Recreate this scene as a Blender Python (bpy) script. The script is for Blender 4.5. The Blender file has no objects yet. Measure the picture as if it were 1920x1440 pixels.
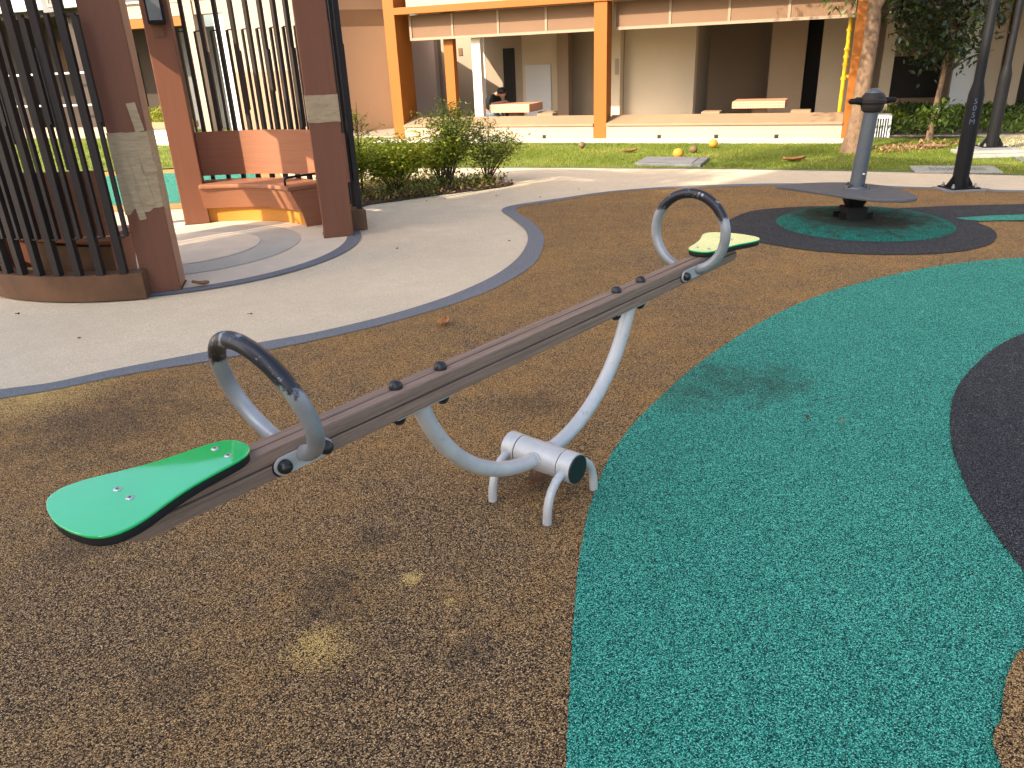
import bpy, bmesh, math, random
import numpy as np
from mathutils import Vector, Matrix
random.seed(7); rng = np.random.default_rng(7)
C = bpy.context.scene.collection
R = math.radians
sc = bpy.context.scene

# ------------------------------------------------------------------ camera
F, HC = 1420.0, 1.55
dv = Vector((140.0, 3283.0, F)).normalized()                 # "down" in camera axes (x right, y down, z forward)
fw = (Vector((0, 0, 1)) - dv * dv.z).normalized()
rt = dv.cross(fw)
ROT = Matrix((rt, fw, -dv))                                  # world = ROT @ camera axes
cam = bpy.data.objects.new('camera', bpy.data.cameras.new('camera'))
C.objects.link(cam)
cam.data.sensor_width = 36.0; cam.data.lens = F / 1920 * 36.0
cam.data.clip_start = 0.05; cam.data.clip_end = 500
m3 = Matrix((ROT.col[0], -ROT.col[1], -ROT.col[2])).transposed()
cam.matrix_world = Matrix.Translation((0, 0, HC)) @ m3.to_4x4()
sc.camera = cam

def gp(u, v, z=0.0):
    """where the sight line through photo point (u, v) meets the level z"""
    r = ROT @ Vector((u - 960.0, v - 720.0, F))
    t = (z - HC) / r.z
    return Vector((t * r.x, t * r.y, z))

# ------------------------------------------------------------------ sky, sun, exposure
SUN_AZ, SUN_EL = R(220), R(33)
w = bpy.data.worlds.new('World'); sc.world = w; w.use_nodes = True
nt = w.node_tree; nt.nodes.clear()
sky = nt.nodes.new('ShaderNodeTexSky'); sky.sky_type = 'NISHITA'; sky.sun_disc = False
sky.sun_elevation = SUN_EL; sky.sun_rotation = math.pi / 2 - SUN_AZ
sky.air_density = 1.0; sky.dust_density = 3.6; sky.ozone_density = 0.8
bg = nt.nodes.new('ShaderNodeBackground'); bg.inputs[1].default_value = 0.15
wo = nt.nodes.new('ShaderNodeOutputWorld')
nt.links.new(sky.outputs[0], bg.inputs[0]); nt.links.new(bg.outputs[0], wo.inputs[0])
sl = bpy.data.lights.new('sun', 'SUN'); sl.energy = 3.0; sl.angle = R(0.5); sl.color = (1.0, 0.86, 0.66)
so = bpy.data.objects.new('sun', sl); C.objects.link(so)
sd = Vector((math.cos(SUN_EL) * math.cos(SUN_AZ), math.cos(SUN_EL) * math.sin(SUN_AZ), math.sin(SUN_EL)))
so.rotation_euler = sd.to_track_quat('Z', 'Y').to_euler(); so.location = sd * 60
sc.view_settings.view_transform = 'Standard'; sc.view_settings.look = 'None'
sc.view_settings.exposure = 1.63; sc.view_settings.gamma = 1.0
sc.cycles.max_bounces = 8; sc.cycles.diffuse_bounces = 5
sc.cycles.sample_clamp_indirect = 6.0
sc.cycles.use_denoising = True

# ------------------------------------------------------------------ material helpers
def lin(r, g, b):
    f = lambda c: (c / 255) / 12.92 if c <= 10 else (((c / 255) + 0.055) / 1.055) ** 2.4
    return (f(r), f(g), f(b), 1)
class NT:
    def __init__(s, name, rough=0.6, spec=0.4, metal=0.0):
        s.m = bpy.data.materials.new(name); s.m.use_nodes = True
        s.t = s.m.node_tree; s.b = s.t.nodes['Principled BSDF']
        s.b.inputs['Roughness'].default_value = rough
        s.b.inputs['Specular IOR Level'].default_value = spec
        s.b.inputs['Metallic'].default_value = metal
        s.co = s.n('ShaderNodeTexCoord').outputs['Object']
    def n(s, typ, **k):
        x = s.t.nodes.new(typ)
        for a, b in k.items(): setattr(x, a, b)
        return x
    def l(s, a, b): s.t.links.new(a, b)
    def noise(s, scale, detail=3, rough=0.55, vec=None, stretch=None):
        x = s.n('ShaderNodeTexNoise'); x.inputs['Scale'].default_value = scale
        x.inputs['Detail'].default_value = detail; x.inputs['Roughness'].default_value = rough
        v = vec or s.co
        if stretch:
            mp = s.n('ShaderNodeMapping'); mp.inputs['Scale'].default_value = stretch; s.l(v, mp.inputs[0]); v = mp.outputs[0]
        s.l(v, x.inputs['Vector']); return x.outputs['Fac']
    def ramp(s, fac, stops, interp='LINEAR'):
        x = s.n('ShaderNodeValToRGB'); x.color_ramp.interpolation = interp
        e = x.color_ramp.elements
        while len(e) < len(stops): e.new(0.5)
        for k, (p, c) in enumerate(stops):
            e[k].position = p; e[k].color = c if len(c) == 4 else (*c, 1)
        s.l(fac, x.inputs[0]); return x.outputs[0]
    def mix(s, fac, a, b, mode='MIX'):
        x = s.n('ShaderNodeMix', data_type='RGBA', blend_type=mode)
        for v, i in ((fac, 0), (a, 6), (b, 7)):
            if isinstance(v, (int, float)): x.inputs[i].default_value = v
            elif isinstance(v, tuple): x.inputs[i].default_value = v if len(v) == 4 else (*v, 1)
            else: s.l(v, x.inputs[i])
        return x.outputs[2]
    def math(s, op, a, b=0.0, clamp=False):
        x = s.n('ShaderNodeMath', operation=op, use_clamp=clamp)
        for v, i in ((a, 0), (b, 1)):
            if isinstance(v, (int, float)): x.inputs[i].default_value = v
            else: s.l(v, x.inputs[i])
        return x.outputs[0]
    def bump(s, h, strength=0.3, dist=0.01):
        x = s.n('ShaderNodeBump'); x.inputs['Strength'].default_value = strength; x.inputs['Distance'].default_value = dist
        s.l(h, x.inputs['Height']); s.l(x.outputs[0], s.b.inputs['Normal'])
    def col(s, c):
        if isinstance(c, tuple): s.b.inputs['Base Color'].default_value = c if len(c) == 4 else (*c, 1)
        else: s.l(c, s.b.inputs['Base Color'])
        return s.m
def g3(v): return (v, v, v, 1)
def sc3(c, k): return (min(c[0] * k, 1), min(c[1] * k, 1), min(c[2] * k, 1), 1)

def paint(name, c, rough=0.6, var=0.18, scale=3.0, spec=0.35, metal=0.0, bump=0.05, fine=60):
    s = NT(name, rough, spec, metal)
    a = s.noise(scale, 4, 0.6)
    b = s.noise(fine, 2)
    k = s.ramp(a, [(0.25, sc3(c, 1 - var)), (0.75, sc3(c, 1 + var * 0.6))])
    k = s.mix(0.25, k, s.ramp(b, [(0.3, sc3(c, 0.75)), (0.7, sc3(c, 1.15))]))
    if bump: s.bump(b, bump, 0.01)
    return s.col(k)

def spots(s, lst, noisy=0.35):
    """worn or dirty patches at fixed places: (x, y, radius, softness)"""
    tot = None
    nz = s.noise(9, 4, 0.65)
    for x, y, r, soft in lst:
        d = s.n('ShaderNodeVectorMath', operation='DISTANCE'); s.l(s.co, d.inputs[0]); d.inputs[1].default_value = (x, y, 0)
        q = s.math('DIVIDE', d.outputs['Value'], r)
        q = s.math('ADD', q, s.math('MULTIPLY', s.math('SUBTRACT', nz, 0.5), noisy * 4))
        q = s.math('SUBTRACT', 1.0, s.math('MULTIPLY', s.math('SUBTRACT', q, 1 - soft), 1 / max(soft, 0.01) / 1.0), True)
        q = s.math('MAXIMUM', q, 0.0, True)
        tot = q if tot is None else s.math('MAXIMUM', tot, q)
    return tot

def rubber(name, stops_clean, stops_worn, scale=235, patch=None, dirt=None, rough=0.9, worn=None):
    """crumb rubber: one random colour per granule, shade painted between them, large worn and dirty areas"""
    s = NT(name, rough, 0.25)
    v = s.n('ShaderNodeTexVoronoi', voronoi_dimensions='2D', feature='F1'); v.inputs['Scale'].default_value = scale
    s.l(s.co, v.inputs['Vector'])
    sep = s.n('ShaderNodeSeparateColor'); s.l(v.outputs['Color'], sep.inputs[0])
    r1, r2 = sep.outputs[0], sep.outputs[1]
    big = s.noise(1.3, 5, 0.62); mid = s.noise(7.0, 4, 0.6)
    cl = s.ramp(r1, stops_clean); wr = s.ramp(r1, stops_worn)
    f = s.math('ADD', s.math('MULTIPLY', big, 0.6), s.math('MULTIPLY', mid, 0.4))
    f = s.math('MULTIPLY', s.math('SUBTRACT', f, 0.33), 2.8, True)
    if worn: f = s.math('MULTIPLY', f, s.math('SUBTRACT', 1.0, s.math('MULTIPLY', spots(s, worn), 0.75)))
    c = s.mix(f, wr, cl)
    c = s.mix(0.75, c, s.mix(r2, g3(0.38), g3(1.42)), 'MULTIPLY')
    if patch:
        c = s.mix(s.math('GREATER_THAN', spots(s, patch[0]), s.math('ADD', s.math('MULTIPLY', sep.outputs[2], .9), .08)), c, s.ramp(r1, patch[1]))
    if dirt:
        c = s.mix(s.math('MULTIPLY', s.math('MULTIPLY', spots(s, dirt[0], .6), s.math('ADD', sep.outputs[2], .45), True), dirt[2]), c, dirt[1])
    v2 = s.n('ShaderNodeTexVoronoi', voronoi_dimensions='2D'); v2.inputs['Scale'].default_value = scale * 2.1; s.l(s.co, v2.inputs['Vector'])
    sp2 = s.n('ShaderNodeSeparateColor'); s.l(v2.outputs['Color'], sp2.inputs[0])
    c = s.mix(0.8, c, s.mix(sp2.outputs[0], g3(0.62), g3(1.35)), 'MULTIPLY')
    edge = s.ramp(v.outputs['Distance'], [(0.22, g3(1)), (0.62, g3(0.12))])  # dark rims painted for the shade between granules
    c = s.mix(0.8, c, edge, 'MULTIPLY')
    s.bump(s.math('SUBTRACT', 1.0, v.outputs['Distance']), 0.55, 0.004)
    return s.col(c)

M = {}
W0 = gp(600, 1215); W1 = gp(772, 1088); W2 = gp(845, 1130); W3 = gp(660, 1390); W4 = gp(120, 745); W5 = gp(1500, 1200)
ta, tb, tc, td, te_ = lin(226, 182, 108), lin(168, 122, 66), lin(74, 54, 38), lin(24, 20, 18), lin(198, 124, 66)
tan_clean = [(0.0, td), (0.10, tc), (0.26, tb), (0.66, ta), (0.96, te_)]
tan_worn = [(0.0, td), (0.24, lin(62, 47, 39)), (0.54, lin(128, 98, 70)), (0.84, lin(198, 160, 114)), (0.98, lin(226, 192, 138))]
tan_bright = [(0.0, tc), (0.14, tb), (0.45, ta), (0.72, lin(232, 196, 120))]
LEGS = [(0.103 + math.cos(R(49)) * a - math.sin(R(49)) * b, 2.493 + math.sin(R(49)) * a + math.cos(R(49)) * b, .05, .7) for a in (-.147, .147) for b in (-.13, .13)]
M['tan'] = rubber('tan_crumb_rubber', tan_clean, tan_worn, 265,
    patch=([(W0.x, W0.y, .12, .85), (W1.x, W1.y, .05, .8), (W2.x, W2.y, .03, .8), (-2.55, 3.75, .5, .9)], tan_bright),
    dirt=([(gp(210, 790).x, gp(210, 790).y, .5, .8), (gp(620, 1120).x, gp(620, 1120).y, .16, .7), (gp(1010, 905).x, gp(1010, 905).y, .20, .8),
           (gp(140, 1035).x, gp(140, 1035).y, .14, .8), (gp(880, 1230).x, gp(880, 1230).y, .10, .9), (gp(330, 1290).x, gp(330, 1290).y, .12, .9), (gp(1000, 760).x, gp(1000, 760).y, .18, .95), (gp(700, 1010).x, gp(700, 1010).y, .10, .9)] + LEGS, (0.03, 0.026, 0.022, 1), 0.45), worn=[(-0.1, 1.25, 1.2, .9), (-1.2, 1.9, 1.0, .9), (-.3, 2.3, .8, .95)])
ga, gb, gc, gd = lin(104, 206, 178), lin(40, 150, 129), lin(15, 99, 88), lin(8, 40, 42)
D0 = gp(1390, 725); D1 = gp(1330, 705); D2 = gp(1450, 720)
M['teal'] = rubber('teal_crumb_rubber', [(0, gd), (.12, gc), (.36, gb), (.74, ga)], [(0, gd), (.20, gc), (.50, gb), (.86, ga)], 265,
    dirt=([(D0.x, D0.y, .30, .9), (D1.x, D1.y, .22, .9), (D2.x, D2.y, .26, .9), (gp(1290, 740).x, gp(1290, 740).y, .25, .95)], (0.035, 0.035, 0.03, 1), 0.55))
M['black'] = rubber('black_crumb_rubber', [(0, lin(18, 18, 20)), (.35, lin(54, 54, 57)), (.9, lin(92, 92, 95)), (.99, lin(150, 145, 140))],
    [(0, lin(18, 18, 20)), (.4, lin(50, 51, 53)), (.9, lin(84, 84, 88))], 240)
M['sand_rubber'] = rubber('sand_crumb_rubber', [(0, td), (.18, tb), (.45, lin(222, 172, 104)), (.8, lin(238, 190, 122))],
    [(0, td), (.18, tb), (.45, lin(222, 172, 104)), (.8, lin(238, 190, 122))], 235)

def concrete(name, c, speck=0.5, scale=260, stain=0.25):
    s = NT(name, 0.85, 0.3)
    v = s.n('ShaderNodeTexVoronoi', voronoi_dimensions='2D'); v.inputs['Scale'].default_value = scale; s.l(s.co, v.inputs['Vector'])
    sep = s.n('ShaderNodeSeparateColor'); s.l(v.outputs['Color'], sep.inputs[0])
    k = s.ramp(sep.outputs[0], [(0, sc3(c, 0.55)), (.12, sc3(c, 0.85)), (.4, c), (.85, sc3(c, 1.25))], 'CONSTANT')
    k = s.mix(speck, c, k)
    a = s.noise(0.9, 5, 0.62); b = s.noise(6, 4, 0.6)
    k = s.mix(s.ramp(a, [(0.3, g3(stain * 1.6)), (0.65, g3(0))]), k, sc3(c, 0.62))
    k = s.mix(s.ramp(b, [(0.35, g3(stain)), (0.6, g3(0))]), k, sc3(c, 0.7))
    s.bump(sep.outputs[1], 0.25, 0.003)
    return s.col(k)
M['path'] = concrete('washed_concrete', (0.64, 0.52, 0.365), 0.8)
M['kerb'] = concrete('dark_terrazzo', (0.16, 0.165, 0.178), 1.0, 240, 0.15)
M['pave'] = concrete('pavilion_concrete', (0.72, 0.58, 0.42), 0.3)
M['pave2'] = concrete('pavilion_concrete_grey', (0.50, 0.44, 0.35), 0.35)
M['apron'] = concrete('apron_concrete', (0.62, 0.57, 0.5), 0.2, 200, 0.3)
M['footing'] = concrete('weathered_footing', (0.36, 0.355, 0.32), 0.4, 200, 0.4)
M['slab'] = concrete('grey_concrete', (0.20, 0.20, 0.205), 0.4, 200, 0.3)
M['ground'] = paint('earth', (0.10, 0.075, 0.045, 1), 0.9, 0.4, 2)
M['mulch'] = paint('leaf_litter', (0.075, 0.05, 0.03, 1), 0.9, 0.6, 12, bump=0.6, fine=40)
def lawn_mat():
    s = NT('lawn_base', 0.9, 0.2)
    a = s.noise(2.2, 5, 0.65); b = s.noise(40, 3)
    k = s.ramp(a, [(0.3, (0.13, 0.16, 0.026)), (0.55, (0.18, 0.23, 0.03)), (0.75, (0.28, 0.23, 0.08))])
    k = s.mix(s.ramp(b, [(0.35, g3(0.7)), (0.65, g3(0))]), k, (0.03, 0.04, 0.012, 1))
    s.bump(b, 0.5, 0.02); return s.col(k)
M['lawn'] = lawn_mat()
def leaf_mat(name, stops, rough=0.45, spec=0.4, transl=0.35):
    s = NT(name, rough, spec)
    at = s.n('ShaderNodeAttribute', attribute_name='tone'); k = s.ramp(at.outputs['Fac'], stops)
    s.col(k)
    if transl:
        tr = s.n('ShaderNodeBsdfTranslucent'); s.l(s.mix(0.5, k, (0.25, 0.32, 0.02, 1)), tr.inputs[0])
        mx = s.n('ShaderNodeMixShader'); mx.inputs[0].default_value = transl
        s.l(s.b.outputs[0], mx.inputs[1]); s.l(tr.outputs[0], mx.inputs[2])
        s.l(mx.outputs[0], s.t.nodes['Material Output'].inputs[0])
    return s.m
M['grass'] = leaf_mat('grass_blade', [(0, (0.075, 0.11, 0.014)), (.55, (0.18, 0.235, 0.028)), (.9, (0.36, 0.34, 0.08)), (1, (0.42, 0.32, 0.13))], 0.6, 0.2)
M['leaf_lime'] = leaf_mat('lime_leaf', [(0, (0.11, 0.16, 0.016)), (.5, (0.30, 0.35, 0.032)), (.9, (0.46, 0.45, 0.04)), (1, (0.44, 0.22, 0.03))], 0.5, 0.3, 0.5)
M['leaf_olive'] = leaf_mat('olive_leaf', [(0, (0.05, 0.075, 0.015)), (.5, (0.15, 0.19, 0.028)), (1, (0.30, 0.33, 0.05))], 0.45, 0.4, 0.4)
M['leaf_dark'] = leaf_mat('dark_glossy_leaf', [(0, (0.006, 0.011, 0.005)), (.6, (0.012, 0.024, 0.008)), (.93, (0.03, 0.05, 0.012)), (1, (0.08, 0.11, 0.02))], 0.35, 0.45, 0.12)
M['leaf_mid'] = leaf_mat('mid_green_leaf', [(0, (0.03, 0.055, 0.012)), (.6, (0.07, 0.12, 0.02)), (1, (0.16, 0.21, 0.04))], 0.4, 0.4, 0.3)
M['litter'] = leaf_mat('dry_leaf', [(0, (0.08, 0.045, 0.025)), (.5, (0.20, 0.11, 0.05)), (1, (0.36, 0.2, 0.08))], 0.6, 0.3, 0)

def wood_mat(name, c, axis=(1.2, 30, 30), var=0.35, rough=0.65, crack=0.5):
    s = NT(name, rough, 0.3)
    a = s.noise(2.0, 6, 0.65, stretch=axis); b = s.noise(7.0, 5, 0.7, stretch=axis)
    k = s.ramp(a, [(0.25, sc3(c, 1 - var)), (0.5, c), (0.8, sc3(c, 1 + var))])
    k = s.mix(s.ramp(b, [(0.30, g3(crack)), (0.46, g3(0))]), k, sc3(c, 0.35))
    s.bump(b, 0.35, 0.004); return s.col(k)
M['beam_wood'] = wood_mat('weathered_timber', (0.235, 0.155, 0.112, 1), (1.2, 42, 42), 0.45, 0.7, 0.75)
M['pav_col'] = wood_mat('russet_boarding', (0.185, 0.072, 0.039, 1), (12, 12, 0.7), 0.10, 0.55, 0.12)
M['pav_bench'] = wood_mat('bench_boarding', (0.31, 0.13, 0.07, 1), (0.8, 0.8, 26), 0.14, 0.5, 0.25)
M['plinth'] = paint('stained_plinth', (0.125, 0.060, 0.028, 1), 0.7, 0.6, 4)
M['ochre'] = paint('ochre_paint', (0.52, 0.22, 0.03, 1), 0.6, 0.15, 3)
M['side_strip'] = wood_mat('pale_side_board', (0.36, 0.20, 0.125, 1), (12, 12, 1.5), 0.25, 0.6, 0.4)  # paler boards for one side of the front-left column
M['wrap'] = wood_mat('worn_grey_tape', (0.40, 0.295, 0.175, 1), (5, 5, 30), 0.3, 0.75, 0.45)
M['slat'] = paint('charcoal_metal', (0.030, 0.024, 0.022, 1), 0.55, 0.25, 4, 0.2, bump=0)
M['dark_metal'] = paint('dark_steel', (0.010, 0.010, 0.011, 1), 0.55, 0.2, 5, 0.15, bump=0)
def galv_mat():
    s = NT('galvanised_steel', 0.45, 0.45, 0.22)
    a = s.noise(9, 5, 0.65); b = s.noise(70, 3); c_ = s.noise(22, 4, 0.7)
    k = s.ramp(a, [(0.3, (0.42, 0.415, 0.405)), (0.7, (0.54, 0.535, 0.52))])
    k = s.mix(s.ramp(c_, [(0.60, g3(0)), (0.74, g3(0.45))]), k, (0.17, 0.15, 0.125, 1))
    s.l(s.ramp(c_, [(0.3, g3(0.40)), (0.7, g3(0.58))]), s.b.inputs['Roughness'])
    s.bump(b, 0.04, 0.004); return s.col(k)
M['galv'] = galv_mat()
M['galv2'] = paint('pole_grey_paint', (0.085, 0.098, 0.112, 1), 0.42, 0.12, 6, 0.5, 0.2, 0.03)
M['disc'] = paint('grey_textured_deck', (0.09, 0.09, 0.097, 1), 0.6, 0.15, 8, bump=0.2, fine=220)
M['black_plastic'] = paint('black_plastic', (0.012, 0.012, 0.013, 1), 0.35, 0.2, 20, 0.5, bump=0)
M['black_rubber'] = paint('black_rubber', (0.012, 0.012, 0.012, 1), 0.7, 0.2, 20, 0.3)
M['steel'] = paint('bright_steel', (0.6, 0.6, 0.6, 1), 0.3, 0.1, 20, 0.5, 0.9, 0)
def grip_mat():
    s = NT('worn_grip_paint', 0.38, 0.5, 0.3)
    sx = s.n('ShaderNodeSeparateXYZ'); s.l(s.co, sx.inputs[0])
    nz = s.noise(16, 5, 0.7); nf = s.noise(45, 4, 0.7)
    z = s.math('ADD', sx.outputs[2], s.math('MULTIPLY', s.math('SUBTRACT', nz, 0.5), 0.16))
    m = s.math('MULTIPLY', s.math('SUBTRACT', z, 0.875), 60, True)
    chip = s.ramp(s.math('ADD', s.math('MULTIPLY', nf, .6), s.math('MULTIPLY', s.noise(11, 3), .4)), [(0.57, g3(0)), (0.60, g3(0.85))])
    m = s.math('MULTIPLY', m, s.math('SUBTRACT', 1.0, s.math('MULTIPLY', chip, 0.9)))
    base = s.ramp(s.noise(7, 4), [(0.3, (0.22, 0.23, 0.24)), (0.7, (0.37, 0.38, 0.39))])
    k = s.mix(m, base, (0.022, 0.022, 0.028, 1))
    s.bump(nf, 0.06, 0.004); return s.col(k)
M['grip'] = grip_mat()
def green_mat():
    s = NT('glossy_green_plastic', 0.06, 0.9)
    n = s.noise(120, 2); b = s.noise(3.5, 3)
    s.bump(s.math('ADD', s.math('MULTIPLY', n, 0.03), b), 0.035, 0.02)
    s.l(s.ramp(s.noise(30, 4, 0.7), [(0.4, g3(0.04)), (0.75, g3(0.09))]), s.b.inputs['Roughness'])
    s.b.inputs['Coat Weight'].default_value = 1.0; s.b.inputs['Coat Roughness'].default_value = 0.03
    return s.col(s.ramp(s.noise(5, 3), [(0.3, (0.0, 0.48, 0.10)), (0.7, (0.0, 0.54, 0.125))]))
M['green'] = green_mat()
M['orange'] = paint('orange_paint', (0.30, 0.09, 0.007, 1), 0.6, 0.08, 1.5)
M['white'] = paint('white_render', (0.38, 0.295, 0.225, 1), 0.7, 0.10, 1.5)
M['white_col'] = paint('bright_white_paint', (0.62, 0.56, 0.48, 1), 0.6, 0.05, 2)
M['ledge'] = paint('ledge_render', (0.30, 0.20, 0.12, 1), 0.7, 0.12, 2)
M['beige'] = paint('beige_render', (0.60, 0.50, 0.37, 1), 0.7, 0.08, 1.0)
M['greige'] = paint('greige_render', (0.36, 0.29, 0.215, 1), 0.7, 0.08, 1.0)
M['brownwall'] = paint('brown_render', (0.36, 0.265, 0.19, 1), 0.7, 0.1, 1.0)
M['tanwall'] = paint('tan_render', (0.33, 0.205, 0.135, 1), 0.7, 0.06, 0.8)
M['tanband'] = paint('dark_tan_render', (0.18, 0.10, 0.055, 1), 0.7, 0.06, 0.8)
M['pinkwall'] = paint('pinkish_render', (0.55, 0.42, 0.35, 1), 0.7, 0.06, 1.0)
M['coolwhite'] = paint('cool_white_paint', (0.62, 0.64, 0.66, 1), 0.6, 0.06, 1.0)
M['screen'] = paint('screen_fabric', (0.19, 0.108, 0.062, 1), 0.7, 0.06, 2.0)
M['screen_frame'] = paint('screen_frame_white', (0.30, 0.215, 0.15, 1), 0.55, 0.06, 2.0)
M['void_dark'] = paint('shaded_umber_render', (0.05, 0.034, 0.026, 1), 0.7, 0.3, 1.5)  # umber darkened to stand in for shade in the open ground floor
M['darkdoor'] = paint('near_black', (0.012, 0.011, 0.01, 1), 0.6, 0.2, 2)
M['floor'] = paint('void_deck_floor', (0.30, 0.26, 0.21, 1), 0.5, 0.15, 2)
M['yellow'] = paint('yellow_pipe_paint', (0.80, 0.52, 0.02, 1), 0.4, 0.1, 5)
M['bark'] = wood_mat('grey_brown_bark', (0.19, 0.118, 0.072, 1), (9, 9, 5), 0.5, 0.9, 0.8)
M['twig'] = paint('twig_bark', (0.07, 0.045, 0.028, 1), 0.8, 0.3, 12)
M['fruit'] = paint('orange_fruit', (0.62, 0.26, 0.03, 1), 0.45, 0.3, 14)
M['fruit_brown'] = paint('brown_fruit', (0.17, 0.11, 0.05, 1), 0.7, 0.3, 14)
M['glass'] = paint('window_glass', (0.05, 0.065, 0.08, 1), 0.08, 0.1, 1, 0.8, bump=0)
M['lamp_glass'] = paint('lamp_glass', (0.10, 0.11, 0.12, 1), 0.15, 0.1, 2, 0.6, bump=0)
M['stencil'] = paint('stencil_paint', (0.07, 0.10, 0.15, 1), 0.6, 0.2, 5, bump=0)
M['skin'] = paint('skin', (0.42, 0.22, 0.14, 1), 0.55, 0.1, 8, bump=0)
M['hair'] = paint('black_hair', (0.010, 0.008, 0.007, 1), 0.5, 0.2, 30)
M['shirt'] = paint('black_cloth', (0.014, 0.016, 0.015, 1), 0.85, 0.3, 12)
M['jeans'] = paint('blue_denim', (0.13, 0.18, 0.25, 1), 0.85, 0.2, 14)
def tile_mat(name, c, size):
    s = NT(name, 0.5, 0.4)
    b = s.n('ShaderNodeTexBrick'); b.offset = 0.0
    b.inputs['Color1'].default_value = c; b.inputs['Color2'].default_value = sc3(c, 0.86); b.inputs['Mortar'].default_value = (0.62, 0.5, 0.42, 1)
    b.inputs['Scale'].default_value = 1.0; b.inputs['Mortar Size'].default_value = size * 0.07
    b.inputs['Brick Width'].default_value = size; b.inputs['Row Height'].default_value = size
    cb = s.n('ShaderNodeCombineXYZ'); sx = s.n('ShaderNodeSeparateXYZ'); s.l(s.co, sx.inputs[0])
    s.l(s.math('ADD', sx.outputs[0], sx.outputs[1]), cb.inputs[0]); s.l(s.math('ADD', sx.outputs[2], s.math('MULTIPLY', sx.outputs[1], 0.37)), cb.inputs[1])
    s.l(cb.outputs[0], b.inputs['Vector']); return s.col(b.outputs[0])
M['tile'] = tile_mat('terracotta_mosaic', (0.62, 0.24, 0.11, 1), 0.045)

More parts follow.
